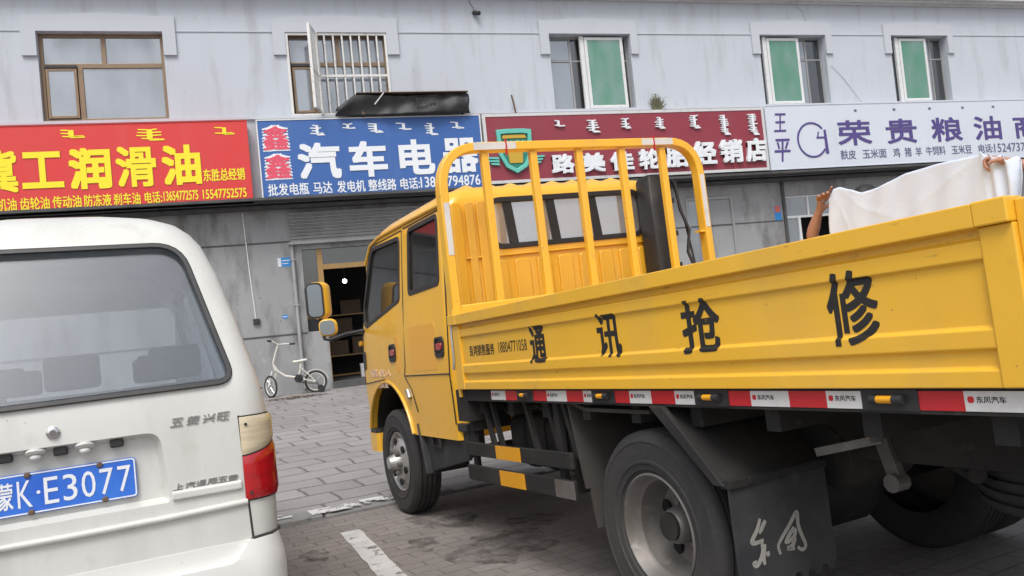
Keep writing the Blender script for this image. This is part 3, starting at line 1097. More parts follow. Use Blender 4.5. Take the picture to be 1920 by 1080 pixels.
s = shop_sign('shop_sign', 'white shop sign with purple lettering for grain and oil', 12.51, 24.4, 4.47, 6.17, 'white_sign', 'white_sign', .02)
mb = MB()
put_text(mb, '王', 12.76, 13.12, 5.46, 5.95, FN, .002, .006, .012, .12)
put_text(mb, '平', 12.68, 13.16, 4.68, 5.28, FN, .002, .006, .012, .12)
for ch, a, b in (('荣', 14.67, 15.75), ('贵', 16.24, 17.27), ('粮', 17.77, 18.83), ('油', 19.26, 20.24), ('商', 20.70, 21.75), ('店', 22.2, 23.2)):
    put_text(mb, ch, a, b, 5.03, 5.71, FN, .002, .010, .02)
spart(s, mb, 'lettering', 'purple_letter')
mb = MB()
for t, a, b in (('麸皮', 14.69, 15.18), ('玉米面', 15.39, 16.17), ('鸡', 16.40, 16.62), ('猪', 16.78, 17.01), ('羊', 17.14, 17.36), ('牛饲料', 17.50, 18.17), ('玉米豆', 18.38, 19.09), ('电话:', 19.34, 19.86), ('15247374', 19.9, 21.2)):
    put_text(mb, t, a, b, 4.66, 4.91, FN, .002, .006, .008)
spart(s, mb, 'small_lettering', 'grey_purple')
mb = MB()
cx, cz = 13.86, 5.22
pts = [(cx+.44*math.cos(a), cz+.45*math.sin(a)) for a in [R(40+i*11) for i in range(27)]]
mb.tube([(x, SY-.006, z) for x, z in pts], .022, rect=(.012, .05), up=(0, 1, 0))
mb.prism([(14.05, 5.42), (14.09, 5.44), (14.05, 5.27), (14.01, 5.27)], FN, .002, .01)
mb.prism([(14.0, 5.25), (14.30, 5.25), (14.30, 5.30), (14.0, 5.30)], FN, .002, .0095)
mb.prism([(14.24, 4.84), (14.34, 4.84), (14.31, 5.48), (14.24, 5.48)], FN, .002, .011)
spart(s, mb, 'round_logo', 'purple_letter')
mb = MB()
for x in (15.28, 16.55, 17.75, 18.9, 20.0):
    mb.bx(x, x+.08, SY-.008, SY-.001, 5.94, 6.0)
spart(s, mb, 'bolt_mark', 'grey_purple')

# ------------------------------------------------------------------ things fixed to the facade
g = empty('window_grille', 'white steel burglar grille with one leaf swung open on the second window', 'window grille', (1.9, FY, WZ0))
def gp(mb, name, m, parent, **k):
    mb.shear(lambda x, y, z: (x-1.9, y-FY, z-WZ0))
    return mb.build(name, m, parent, **k)
mb = MB()
frame_rect(mb, .72, 2.95, WZ0-.02, WZ1-.0, FY-.03, FY+.02, .05)
mb.bx(1.36, 1.42, FY-.03, FY+.02, WZ0+.03, WZ1-.05)
mb.bx(1.42, 2.90, FY-.025, FY+.015, 7.12, 7.17)
gp(mb, 'frame', 'white_bar', g)
for i in range(7):
    mb = MB()
    x = 1.56+.195*i
    mb.cyl((x, FY-.005, WZ0+.03), (x, FY-.005, WZ1-.05), .021, seg=8)
    gp(mb, 'bar', 'white_bar', g, smooth=40)
mb = MB()
hx, hy = 1.38, FY-.05
dx, dy = math.cos(R(252)), math.sin(R(252))
for t0, t1, z0, z1 in ((0, .06, WZ0, 8.12), (.56, .62, WZ0, 8.12), (.06, .56, WZ0, WZ0+.05), (.06, .56, 8.07, 8.12), (.06, .56, 7.1, 7.15), (.18, .2, WZ0, 8.12), (.3, .32, WZ0, 8.12), (.42, .44, WZ0, 8.12)):
    mb.bar((hx+dx*(t0+t1)/2, hy+dy*(t0+t1)/2, z0), (hx+dx*(t0+t1)/2, hy+dy*(t0+t1)/2, z1), t1-t0 if t1-t0 > .03 else .03, .06, (dx, dy, 0)) if z1-z0 > 1 else mb.bar((hx+dx*t0, hy+dy*t0, (z0+z1)/2), (hx+dx*t1, hy+dy*t1, (z0+z1)/2), .03, z1-z0)
gp(mb, 'open_leaf', 'white_bar', g)

o = empty('covered_rack', 'black plastic sheet thrown over a rack on the ledge above the blue sign', 'covered rack', (3.1, FY-.2, 6.13))
mb = MB()
def blk(s_, t):
    x = -1.45+3.0*s_
    edge = .05*math.sin(s_*23)+.03*math.sin(s_*51)
    # drape: from the wall over the top edge and down the front
    if t < .4:
        q = t/.4
        return (x, .15-.38*q, .46+.02*math.sin(s_*9)-.02*q - (.28*(1-s_/.14) if s_ < .14 else 0))
    q = (t-.4)/.6
    top = .44+.02*math.sin(s_*9)-(.28*(1-s_/.14) if s_ < .14 else 0)
    sag = .10*max(0, math.sin((s_-.2)*PI/.7)) if .2 < s_ < .9 else 0
    return (x+.04*math.sin(q*5+s_*14)*q, -.23-.05*math.sin(q*4+s_*6)-.02*math.sin(s_*37), top-(top-.0)*q+edge*q*.3*0-sag*.0)
mb.grid(blk, 60, 16)
mb.build('sheet', 'black_cloth', o, smooth=50, solid=.008)
mb = MB()
mb.bx(-1.0, 1.53, -.30, .15, .475, .49)
mb.bx(-.9, -.85, -.2, .1, .02, .47)
mb.bx(1.4, 1.45, -.2, .1, .02, .47)
mb.build('rack', 'rust', o)
mb = MB()
for zz in (.22, .27, .32):
    mb.bx(.3, .75, -.305, -.295, zz, zz+.012)
for xx in (.32, .42, .52, .62, .72):
    mb.bx(xx, xx+.01, -.306, -.294, .2, .35)
mb.build('net_patch', 'black_plastic', o)
mb = MB()
mb.bar((-.62, -.28, .22), (-.40, -.30, .47), .03, .02)
mb.build('strip', 'white_bar', o)

o = empty('security_camera', 'small dark security camera high on the upper wall', 'security camera', (5.12, FY, 8.60))
mb = MB()
mb.cyl((.06, -.16, -.04), (-.05, -.03, .02), .05, seg=14)
mb.build('body', 'black_plastic', o, smooth=40)
mb = MB()
mb.bar((0, 0, .06), (.0, -.09, .0), .03, .03)
mb.bx(-.04, .04, -.012, 0, .02, .12)
mb.build('bracket', 'pipe_grey', o)
mb = MB()
mb.tube([(-.02, -.006, .1), (-.10, -.006, .25), (-.13, -.006, .37)], .006, 6)
mb.build('cable', 'black_plastic', o)
mb = MB()
mb.tube([(5.76, FY-.16, 6.60), (5.80, FY-.15, 6.4), (5.84, FY-.14, 6.13)], .022, 8)
o = mb.build('iron_rod', 'rust', smooth=40)
tag(o, 'short rusty iron rod sticking up behind the maroon sign', 'rod')
mb = MB()
rn = random.Random(5)
for k in range(150):
    a, b = rn.uniform(0, 2*PI), rn.random()
    x0 = 9.56+rn.uniform(-.1, .12)
    L = rn.uniform(.12, .40)*(1-.45*b)
    p = Vector((x0, FY-.10, 6.15+.12*rn.random()))
    d = Vector((math.cos(a)*.8*b+.15*(rn.random()-.5), math.sin(a)*.12, 1)).normalized()
    e = p+d*L+Vector((.06*math.cos(a)*b, 0, -.04*b))
    mb.tube([p, (p+e)/2+Vector((0, 0, .015)), e], [.006, .005, .001], 4)
    for j in range(5):
        c = p+(e-p)*(.35+.14*j)
        n2 = Vector((rn.uniform(-1, 1), rn.uniform(-.5, .5), rn.uniform(.0, .9))).normalized()
        s2 = n2.cross(Vector((0, 1, .2))).normalized()*.008
        t2 = c+n2*.05
        mb.add([c-s2, c+s2, t2], [(0, 1, 2)])
o = mb.build('weed', 'weed', recalc=False)
tag(o, 'dry weed growing from the ledge above the maroon sign', 'plant')
mb = MB()
mb.tube([(14.0, FY-.02, 9.0), (14.25, FY-.02, 8.75), (14.35, FY-.02, 8.3), (14.38, FY-.02, 8.12)], .005, 5)
o = mb.build('loose_cable', 'pipe_grey', smooth=50)
tag(o, 'thin loose cable hanging from the cornice to the fourth window', 'cable')
mb = MB()
mb.tube([(14.95, FY-.02, 7.3), (15.3, FY-.02, 6.95), (15.6, FY-.02, 6.55), (15.85, FY-.04, 6.2)], .005, 5)
o = mb.build('loose_cable', 'pipe_grey', smooth=50)
tag(o, 'thin loose cable sagging down to the white sign from the fourth window', 'cable')
# a scatter of dirt and dry leaves by the bicycle
mb = MB()
rn = random.Random(11)
for k in range(160):
    a, rr_ = rn.uniform(0, 2*PI), rn.random()**.6
    x, y = .25+.62*rr_*math.cos(a), 16.95+.22*rr_*math.sin(a)
    z = ground_z(x, y)+.012
    q = rn.uniform(.012, .045)
    b_ = rn.uniform(0, PI)
    ps = [(x+q*math.cos(b_+c)*w_, y+q*math.sin(b_+c)*w_, z+rn.uniform(0, .02)) for c, w_ in ((0, 1.6), (1.3, .6), (PI, 1.4), (4.6, .6))]
    mb.add(ps, [(0, 1, 2, 3)])
o = mb.build('leaf_litter', 'rust', recalc=False)
tag(o, 'patch of brown dirt and dry leaves on the pavement by the bicycle', 'litter', kind='stuff')
# wall conduit, downpipe, stickers
o = empty('wall_cable', 'pale vertical cable ending in a small black box on the grey shop wall', 'cable', (-.45, LY, 1.8))
mb = MB()
mb.tube([(-.06, -.012, 2.42), (-.02, -.012, 1.2), (.03, -.012, .10)], .013, 6)
mb.build('conduit', 'white_bar', o, smooth=40)
mb = MB()
mb.bx(-.03, .11, -.06, 0, -.03, .09)
mb.bx(-.015, .095, -.066, -.06, -.015, .075)
mb.build('switch_box', 'black_plastic', o, bevel=.006)
o = empty('downpipe', 'grey plastic pipe running down the wall left of the shop door', 'pipe', (.46, LY, .2))
mb = MB()
mb.tube([(0, -.05, 3.28), (.0, -.05, 0.5), (.03, -.05, .08)], .04, 12)
mb.build('pipe', 'pipe_grey', o, smooth=40)
for z in (.7, 1.9, 2.9):
    mb = MB()
    mb.bx(-.055, .055, -.10, 0, z, z+.03)
    mb.build('clamp', 'pipe_grey', o)
def poster(name, x0, x1, z0, z1, cols, label):
    o = empty(name, label, 'sticker', ((x0+x1)/2, LY, z0))
    mb = MB()
    n = len(cols)
    mb.bx(-(x1-x0)/2, (x1-x0)/2, -.004, 0, 0, z1-z0)
    mb.build('sheet', cols[0], o)
    mb = MB()
    for a, b, c, d in cols[1]:
        mb.bx(-(x1-x0)/2+a*(x1-x0), -(x1-x0)/2+b*(x1-x0), -.006, -.0042, c*(z1-z0), d*(z1-z0))
    mb.build('print', cols[2], o)
poster('wall_sticker', .13, .42, 2.98, 3.18, ('sticker_blue', [(.02, .28, .02, .98), (.35, .9, .62, .72), (.35, .8, .3, .38)], 'sticker_white'), 'blue and white sticker on the wall beside the downpipe')
poster('wall_sticker', .14, .25, 1.84, 1.92, ('sticker_blue', [(.1, .9, .4, .6)], 'sticker_white'), 'tiny blue sticker low on the grey wall above the bicycle')
poster('wall_sticker', 12.86, 13.06, 3.22, 3.62, ('sticker_blue', [(.1, .9, .55, .98)], 'sticker_red'), 'red and blue sticker on the wall beside the dark shop window')
poster('wall_sticker', .78, .90, 1.88, 1.96, ('sticker_blue', [(.1, .9, .4, .6)], 'sticker_white'), 'small blue sticker on the narrow glass left of the shop door')

# ------------------------------------------------------------------ bicycle
bz = .19
bk = empty('bicycle', 'small cream step-through bicycle leaning beside the shop wall', 'bicycle', (.2, 17.75, bz), group=None)
def wheel_parts(parent, c, r, ax, name='wheel'):
    mb = MB()
    c = Vector(c)
    ax = Vector(ax).normalized()
    a = ax.cross(Vector((0, 0, 1))).normalized()
    b = a.cross(ax)
    mb.tube([c+(a*math.cos(2*PI*k/36)+b*math.sin(2*PI*k/36))*(r-.02) for k in range(36)], .022, 8, True)
    t = mb.build(name, 'rubber', parent, smooth=50)
    mb = MB()
    mb.tube([c+(a*math.cos(2*PI*k/36)+b*math.sin(2*PI*k/36))*(r-.052) for k in range(36)], .012, 6, True)
    mb.build('rim', 'bike_white', t, smooth=50)
    mb = MB()
    for k in range(14):
        q = 2*PI*k/14
        mb.cyl(c+ax*.02*(1 if k % 2 else -1), c+(a*math.cos(q)+b*math.sin(q))*(r-.052), .003, seg=4)
    mb.cyl(c-ax*.05, c+ax*.05, .018, seg=8)
    mb.build('spokes', 'chrome', t)
    return t
rw_c, fw_c = (.50, 0, .235), (-.43, -.05, .235)
wheel_parts(bk, rw_c, .235, (0, 1, 0))
steer = (math.sin(R(58)), math.cos(R(58)), 0)
wheel_parts(bk, fw_c, .235, steer)
mb = MB()
mb.tube([(-.33, 0, .66), (-.27, 0, .54), (-.12, 0, .42), (.08, 0, .37), (.18, 0, .36)], .030, 10)
mb.tube([(.14, 0, .34), (.19, 0, .50), (.23, 0, .68)], .022, 10)
for y in (-.055, .055):
    mb.tube([(.17, y*.4, .34), (.34, y, .285), (.50, y, .235)], .013, 8)
    mb.tube([(.20, y*.4, .58), (.36, y, .40), (.50, y, .235)], .012, 8)
mb.tube([(-.35, 0, .72), (-.31, 0, .56)], .026, 10)
mb.build('frame', 'bike_white', bk, smooth=50)
mb = MB()
for sgn in (-1, 1):
    ox, oy = steer[0]*.055*sgn, steer[1]*.055*sgn
    mb.tube([(-.33+ox, oy, .56), (-.38+ox, -.02+oy, .40), (-.43+ox, -.05+oy, .235)], .015, 8)
mb.tube([(-.345, 0, .70), (-.27, 0, .95), (-.21, 0, 1.10)], .021, 8)
bx_, by_ = math.cos(R(20)), math.sin(R(20))
mb.tube([(-.40, -.10, 1.20), (-.31, -.07, 1.18), (-.21, 0, 1.10), (-.10, .03, 1.10), (.12, .05, 1.09)], .017, 8)
mb.build('handlebar', 'bike_white', bk, smooth=50)
mb = MB()
mb.cyl((.02, .04, 1.095), (.14, .052, 1.088), .022, seg=8)
mb.cyl((-.42, -.107, 1.205), (-.34, -.08, 1.185), .022, seg=8)
mb.build('grips', 'black_plastic', bk, smooth=40)
mb = MB()
mb.loft([[(.23+x+dx_*.0, w_*math.cos(a), .70+h+.03*math.sin(a)) for a in [2*PI*k/10 for k in range(10)]] for x, w_, h, dx_ in ((-.17, .022, 0, 0), (-.08, .035, 0, 0), (.02, .07, .01, 0), (.10, .075, .02, 0), (.13, .05, .02, 0))])
mb.build('saddle', 'bike_white', bk, smooth=60)
mb = MB()
arc = [(.50+.262*math.cos(a), 0, .235+.262*math.sin(a)) for a in [R(8+9*k) for k in range(17)]]
mb.tube(arc, .03, rect=(.012, .06))
mb.build('mudguard', 'bike_white', bk, smooth=40)
mb = MB()
mb.lathe([(.0, -.02), (.09, -.02), (.09, .0), (.0, .0)], (.15, -.04, .34), (0, 1, 0), 20)
mb.bar((.15, -.05, .34), (.26, -.05, .25), .02, .012)
mb.bx(.22, .31, -.13, -.05, .235, .26)
mb.bar((.15, .05, .34), (.04, .05, .43), .02, .012)
mb.tube([(.15, -.045, .42), (.50, -.045, .29)], .006, 4)
mb.tube([(.15, -.045, .26), (.50, -.045, .19)], .006, 4)
mb.build('crank', 'black_plastic', bk)
for y in (-.16, .16):
    mb = MB()
    mb.lathe([(.02, -.015), (.07, -.015), (.075, 0), (.07, .015), (.02, .015)], (.60, y, .075), (0, 1, 0), 18)
    mb.bar((.50, y*.5, .235), (.60, y*.9, .075), .02, .008)
    mb.build('training_wheel', 'black_plastic', bk, smooth=40)

# ------------------------------------------------------------------ loft for vehicle shells
def shell_ring(xr, xf, y0, y1, z, rr, rf, n=6):
    """horizontal ring: rear at x=xr, front at x=xf, corner radii rr (rear) and rf (front)"""
    return [(u, v, z) for u, v in rrect(xr, xf, y0, y1, [rr, rf, rf, rr], n)]
def shell(levels, name, m, parent):
    mb = MB()
    mb.loft([shell_ring(*L) for L in levels])
    return mb.build(name, m, parent)
def cutter(poly, fn, d0, d1, parent=None):
    mb = MB()
    mb.prism(poly, fn, d0, d1)
    return mb.build('cutter', 'hole', parent)

# ------------------------------------------------------------------ truck
TM = Matrix((TF, TL, TU)).transposed().to_4x4()
TM.translation = TO
tk = empty('flatbed_truck', 'yellow double cab flatbed truck with black lettering along its side', 'truck', mtx=TM)
SLOPE = -.035
def tilt(mb):
    return mb.shear(lambda x, y, z: (x, y, z+SLOPE*(y+.1)))
W = 2.05
# bed floor and sills
mb = MB()
mb.bx(-3.2, -.0, -W+.03, -.03, .95, 1.0)
mb.build('bed_floor', 'yellow', tk)
prof = [(.945, 0), (.985, 0), (.993, -.012), (1.028, -.012), (1.036, 0), (1.078, 0), (1.086, -.011), (1.232, -.011), (1.240, 0), (1.280, 0), (1.288, -.012), (1.306, -.012), (1.311, .018), (1.366, .018), (1.366, -.045), (.945, -.045)]
def side_panel(yo, sgn):
    mb = MB()
    mb.loft([[(x, yo+sgn*y, z) for z, y in prof] for x in (-3.12, -.09)])
    p = mb.build('side_panel', 'yellow', tk, bevel=.003)
    for a, b in ((-.09, .0), (-3.2, -3.12)):
        mb = MB()
        mb.bx(a, b, *sorted((yo-sgn*.045, yo+sgn*.004)), .945, 1.31)
        mb.bx(a, b+(.02 if b == 0 else 0), *sorted((yo-sgn*.045, yo+sgn*.020)), 1.3105, 1.368)
        mb.build('corner_post', 'yellow', p, bevel=.004)
    return p
sp = side_panel(0, 1)
side_panel(-W, -1)
mb = MB()
mb.bx(-3.24, -3.2, -W+.01, -.01, .945, 1.36)
for z in (1.03, 1.15, 1.27):
    mb.bx(-3.255, -3.24, -W+.05, -.05, z, z+.04)
mb.build('tailgate', 'yellow', tk, bevel=.004)
mb = MB()
mb.bx(.0, .03, -W+.01, -.01, .90, 1.40)
mb.build('front_board', 'yellow', tk)
# lettering on the side
TS = lambda u, v, d: (-u, d, v)
def panel_y(z):
    for (z0, y0), (z1, y1) in zip(prof, prof[1:]):
        if z0 <= z <= z1:
            return y0+(y1-y0)*(z-z0)/max(1e-6, z1-z0)
    return 0
def press_on(mb):
    """lay flat lettering on to the pressed ribs: cut it along each rib edge, then move it to the panel's depth"""
    me = bpy.data.meshes.new('t')
    me.from_pydata(mb.v, [], mb.f)
    bm = bmesh.new()
    bm.from_mesh(me)
    for z, y in prof[1:-4]:
        bmesh.ops.bisect_plane(bm, geom=bm.verts[:]+bm.edges[:]+bm.faces[:], plane_co=(0, 0, z), plane_no=(0, 0, 1), dist=1e-5)
    bm.verts.ensure_lookup_table()
    bm.verts.index_update()
    mb.v = [(v.co.x, v.co.y+panel_y(v.co.z), v.co.z) for v in bm.verts]
    mb.f = [[v.index for v in f.verts] for f in bm.faces]
    mb.m = [0]*len(mb.f)
    bm.free()
    bpy.data.meshes.remove(me)
    return mb
for ch, a, b, c, d in (('通', .895, 1.045, 1.065, 1.24), ('讯', 1.48, 1.645, 1.07, 1.25), ('抢', 2.02, 2.215, 1.065, 1.25), ('修', 2.655, 2.82, 1.06, 1.262)):
    mb = MB()
    put_text(mb, ch, a, b, c, d, TS, .0003, .0012, .017 if ch == '修' else .024, res=5)
    press_on(mb)
    mb.build('lettering', 'black_paint', sp)
mb = MB()
put_text(mb, '良鸿销售服务', .185, .50, 1.125, 1.185, TS, -.0108, -.010, .012)
put_text(mb, '18804771058', .55, .86, 1.13, 1.185, TS, -.0108, -.010, .0)
mb.build('small_lettering', 'black_paint', sp)
# black sill with reflective tape
mb = MB()
mb.bx(-3.2, .0, -.07, -.022, .878, .944)
mb.bx(-3.2, .0, -W+.022, -W+.07, .878, .944)
sl = mb.build('sill_rail', 'chassis', tk)
tape = [('w', -.38, -.55), ('r', -.55, -.70), ('r', -.82, -.98), ('w', -.98, -1.16), ('r', -1.16, -1.30), ('w', -1.30, -1.40), ('r', -1.54, -1.64), ('w', -1.64, -1.78), ('r', -1.78, -1.92), ('w', -1.92, -2.06), ('r', -2.17, -2.30), ('w', -2.30, -2.46), ('r', -2.46, -2.60), ('w', -2.60, -2.735), ('r', -2.87, -3.01), ('w', -3.01, -3.19)]
for c, a, b in tape:
    tb = MB().bx(b, a, -.022, -.0195, .888, .936).build('reflective_tape', 'refl_red' if c == 'r' else 'refl_white', sl)
    tb['label'] = 'red strip of reflective tape' if c == 'r' else 'white strip of reflective tape with black print'
    if c == 'w':
        mb = MB()
        put_text(mb, '东风汽车', -a+.03, -a+.10, .908, .924, TS, -.0194, -.0188, .012, res=1)
        mb.build('tape_print', 'black_paint', tb)
        mb = MB()
        mb.prism(rrect(-a+.008, -a+.024, .908, .924, .006), TS, -.0194, -.0188)
        mb.build('tape_mark', 'refl_red', tb)
for x in (-.76, -1.45, -2.11, -2.80):
    mb = MB()
    mb.cyl((x-.024, -.010, .915), (x+.024, -.010, .915), .0105, seg=10)
    o = mb.build('marker_lamp', 'amber', sl, smooth=40)
    mb = MB()
    mb.cyl((x-.055, -.010, .915), (x-.024, -.010, .915), .013, seg=10)
    mb.cyl((x+.024, -.010, .915), (x+.045, -.010, .915), .012, seg=10)
    mb.bx(x-.09, x+.08, -.0215, -.017, .885, .94)
    mb.build('lamp_holder', 'black_plastic', sl, smooth=40)
# headboard
mb = MB()
path = round_poly([(-.05, 1.36), (-.05, 2.36), (-2.0, 2.36), (-2.0, 1.36)], [0, .26, .26, 0], 8)
pts = [(.05, y, z) for y, z in path if True]
clean = [pts[0]]
for p in pts[1:]:
    if (Vector(p)-Vector(clean[-1])).length > .002:
        clean.append(p)
mb.tube(clean, .03, rect=(.075, .055), up=(1, 0, 0))
mb.bx(.022, .078, -2.0, -.05, 1.33, 1.425)
tilt(mb)
hb = mb.build('headboard', 'yellow', tk, bevel=.006, smooth=40)
for y in (-.35, -.69, -1.03, -1.365, -1.70):
    mb = MB()
    mb.bx(.03, .07, y-.024, y+.024, 1.42, 2.325)
    tilt(mb)
    mb.build('bar', 'yellow', hb, bevel=.004)
for q in ((-.56, -.27, 2.338, 2.382), (-1.78, -1.52, 2.338, 2.382), (-.07, -.035, 1.72, 2.03), (-2.015, -1.98, 1.75, 2.12)):
    mb = MB()
    mb.bx(.0100, .0121, *q)
    tilt(mb)
    mb.build('reflective_tape', 'refl_white', hb)
mb = MB()
mb.bx(.02, .08, -1.99, -1.93, 1.72, 1.735)
mb.bx(.0, .02, -1.985, -1.96, 1.40, 1.7)
tilt(mb)
mb.build('bracket', 'yellow', hb)
for y in (-.49, -1.62):
    mb = MB()
    mb.bx(.005, .02, y-.004, y+.004, 2.30, 2.40)
    tilt(mb)
    mb.build('red_ribbon', 'refl_red', hb)

# cab shell: y from -.08 to -1.95
CY0, CY1 = -1.93, -.10
def cab_levels(t):
    """t = wall thickness, 0 for the outside"""
    L = []
    for z, xr, xf, ins, rr, rf in ((.62, .30, 2.22, .0, .05, .10), (.74, .30, 2.235, .0, .06, .12), (1.05, .30, 2.25, -.012, .06, .14), (1.36, .30, 2.26, .0, .07, .16),
                                   (1.42, .302, 2.25, .006, .07, .17), (1.70, .304, 2.12, .026, .08, .18), (2.02, .308, 1.95, .050, .09, .2), (2.08, .312, 1.89, .060, .10, .2),
                                   (2.13, .325, 1.84, .085, .11, .22), (2.17, .36, 1.76, .13, .13, .24), (2.195, .42, 1.66, .21, .16, .26), (2.21, .60, 1.40, .42, .2, .28)):
        L.append((xr+t, xf-t, CY0+ins+t, CY1-ins-t, z-(t if z > 1.9 else 0)+(t if z < .7 else 0), max(.02, rr-t), max(.02, rf-t)))
    return L
def tilted_shell(levels, name, m, parent):
    mb = MB()
    mb.loft([shell_ring(*L) for L in levels])
    tilt(mb)
    return mb.build(name, m, parent)
cab = tilted_shell(cab_levels(0), 'cab', 'yellow_cab', tk)
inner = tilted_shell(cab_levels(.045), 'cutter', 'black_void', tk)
def side_y(z):
    """outer face of the cab's left side at height z"""
    tab = ((.62, 0), (1.05, -.012), (1.36, 0), (1.42, .006), (2.02, .05), (2.2, .07))
    for (z0, a), (z1, b) in zip(tab, tab[1:]):
        if z <= z1:
            return CY1-(a+(b-a)*(z-z0)/(z1-z0))
    return CY1-.07
SD = lambda u, v, d: (u, d, v)
fwin = round_poly([(1.19, 1.57), (2.04, 1.43), (2.06, 1.58), (1.82, 2.03), (1.15, 2.01)], [.03, .06, .03, .09, .05])
rwin = round_poly([(.36, 1.60), (.97, 1.59), (.84, 2.04), (.27, 2.02)], .035)
rwin = round_poly([(.42, 1.60), (.985, 1.59), (.955, 2.03), (.42, 2.03)], .04)
bwin = rrect(-1.66, -.47, 1.775, 2.085, .075)
RB = lambda u, v, d: (d, u, v+SLOPE*(u+.1))
wsh = rrect(-1.82, -.22, 1.48, 2.0, .08)
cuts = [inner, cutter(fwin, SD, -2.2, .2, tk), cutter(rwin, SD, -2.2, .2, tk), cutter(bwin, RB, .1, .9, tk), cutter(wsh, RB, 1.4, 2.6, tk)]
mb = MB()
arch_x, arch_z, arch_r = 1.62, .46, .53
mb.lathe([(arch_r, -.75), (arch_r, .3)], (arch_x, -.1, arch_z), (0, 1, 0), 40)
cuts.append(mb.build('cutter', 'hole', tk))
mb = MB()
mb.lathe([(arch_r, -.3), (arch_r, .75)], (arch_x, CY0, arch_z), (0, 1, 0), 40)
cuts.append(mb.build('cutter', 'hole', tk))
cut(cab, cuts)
cab.data.materials.clear()
cab.data.materials.append(MT['yellow_cab'])
# glazing and rubber seals
def side_glass(poly, name, sgn=1):
    pn = inset(poly, -.012)
    mirror_y = (lambda y: y) if sgn > 0 else (lambda y: CY0+CY1-y)
    mb = MB()
    f = lambda u, v, d: (u, mirror_y(side_y(v)-.012+d), v+SLOPE*(mirror_y(side_y(v))+.1)*0)
    mb.prism(pn, f, -.006, 0)
    p = mb.build('side_window', 'cab_glass', cab)
    mb = MB()
    mb.ring_prism(inset(poly, -.016), inset(poly, .016), f, .004, .017)
    mb.build('rubber_seal', 'black_plastic', p, bevel=.003)
for sgn in (1, -1):
    side_glass(fwin, 'side_window', sgn)
    side_glass(rwin, 'side_window', sgn)
mb = MB()
mb.prism(inset(bwin, -.01), RB, .318, .324)
bw = mb.build('back_window', 'back_glass', cab)
mb = MB()
mb.ring_prism(inset(bwin, -.014), inset(bwin, .020), RB, .296, .317)
mb.build('rubber_seal', 'black_plastic', bw, bevel=.003)
for k, y in enumerate((-.618, -.94, -1.272)):
    mb = MB()
    mb.bar((.310, y+.014, 2.085+SLOPE*(y+.1)), (.310, y-.014, 1.775+SLOPE*(y+.1)), .062, .008, (1, 0, 0))
    mb.build('guard_slat', 'black_plastic', bw)
mb = MB()
mb.prism(inset(wsh, -.01), lambda u, v, d: (2.235-(v-1.42)*.525+d, u, v), -.03, -.024)
mb.build('windscreen', 'cab_glass', cab)
# ribs pressed into the back wall and the roof
mb = MB()
for k in range(8):
    y = -.50-.163*k
    mb.prism(round_poly([(y-.055, 1.00), (y+.055, 1.00), (y+.055, 1.69), (y-.055, 1.69)], .03, 3), RB, .288, .305)
for y, wd in ((-.235, .035), (-.325, .028), (-.405, .03), (-1.745, .03), (-1.82, .03)):
    mb.prism(round_poly([(y-wd, 1.0), (y+wd, 1.0), (y+wd, 2.08), (y-wd, 2.08)], .02, 3), RB, .288, .305)
mb.prism([(-1.78, 1.715), (-.27, 1.715), (-.27, 1.728), (-1.78, 1.728)], RB, .288, .305)
mb.build('back_ribs', 'yellow_cab', cab, bevel=.008, smooth=40)
mb = MB()
for k in range(8):
    y = -.42-.165*k
    pp = [(.40, 2.190), (.5, 2.213), (.8, 2.224), (1.35, 2.22), (1.6, 2.197), (1.72, 2.172)]
    mb.tube([(x, y, z+SLOPE*(y+.1)-.024) for x, z in pp], [.022, .040, .040, .040, .034, .012], 12)
mb.build('roof_ribs', 'yellow_cab', cab, smooth=60)
# drip rail, door seams, handles
mb = MB()
mb.tube([(x, side_y(z)+.004, z-.0) for x, z in ((.32, 2.085), (1.0, 2.095), (1.62, 2.095), (1.84, 2.06), (1.98, 1.93))], .012, 8)
mb.build('drip_rail', 'yellow_cab', cab, smooth=50)
mb = MB()
def seam(pts):
    mb.tube([(x, side_y(z)+.001, z) for x, z in pts], .0045, 4)
seam([(1.09, 2.05), (1.11, 1.55), (1.13, 1.10), (1.16, 1.03)])
seam([(1.16, 1.03), (1.05, .93), (.98, .78)])
seam([(.34, 1.03), (1.14, 1.03)])
seam([(.33, 2.04), (.33, 1.02), (.33, .72)])
seam([(2.10, 1.42), (2.13, 1.2), (2.12, .98), (1.62, 1.01)])
seam([(1.10, 2.055), (1.80, 2.055), (1.90, 1.97), (2.10, 1.45)])
seam([(.35, 2.06), (1.06, 2.06)])
mb.build('door_seam', 'black_plastic', cab)
for x in (1.385, .46):
    mb = MB()
    po = rrect(x-.075, x+.075, 1.135, 1.265, .035)
    f = lambda u, v, d: (u, side_y(v)+d, v)
    mb.ring_prism(po, inset(po, .018), f, -.004, .010)
    h = mb.build('door_handle', 'black_plastic', cab, bevel=.003)
    mb = MB()
    mb.prism(inset(po, .018), f, -.02, .002)
    mb.build('recess', 'black_plastic', h)
    mb = MB()
    mb.prism(rrect(x-.045, x+.045, 1.18, 1.225, .012), f, .002, .012)
    mb.build('red_reflection', 'red_lens', h, bevel=.004)  # red colour paints a reflection inside the dark handle bezel
mb = MB()
f = lambda u, v, d: (u, side_y(v)+d, v)
mb.prism(rrect(.52, 1.02, 1.06, 1.36, .04), f, -.004, .0015)
mb.prism(rrect(1.24, 1.34, 1.05, 1.32, .04), f, -.004, .0015)
mb.build('repainted_patch', 'orange_patch', cab)
mb = MB()
DT = lambda u, v, d: (-u, side_y(v)+d, v)
put_text(mb, '限载人数 5人', -1.95, -1.46, 1.03, 1.09, DT, .001, .003, .01)
put_text(mb, '总质量', -1.82, -1.55, .945, 1.0, DT, .001, .003, .01)
mb.build('door_lettering', 'faint_white', cab)
mb = MB()
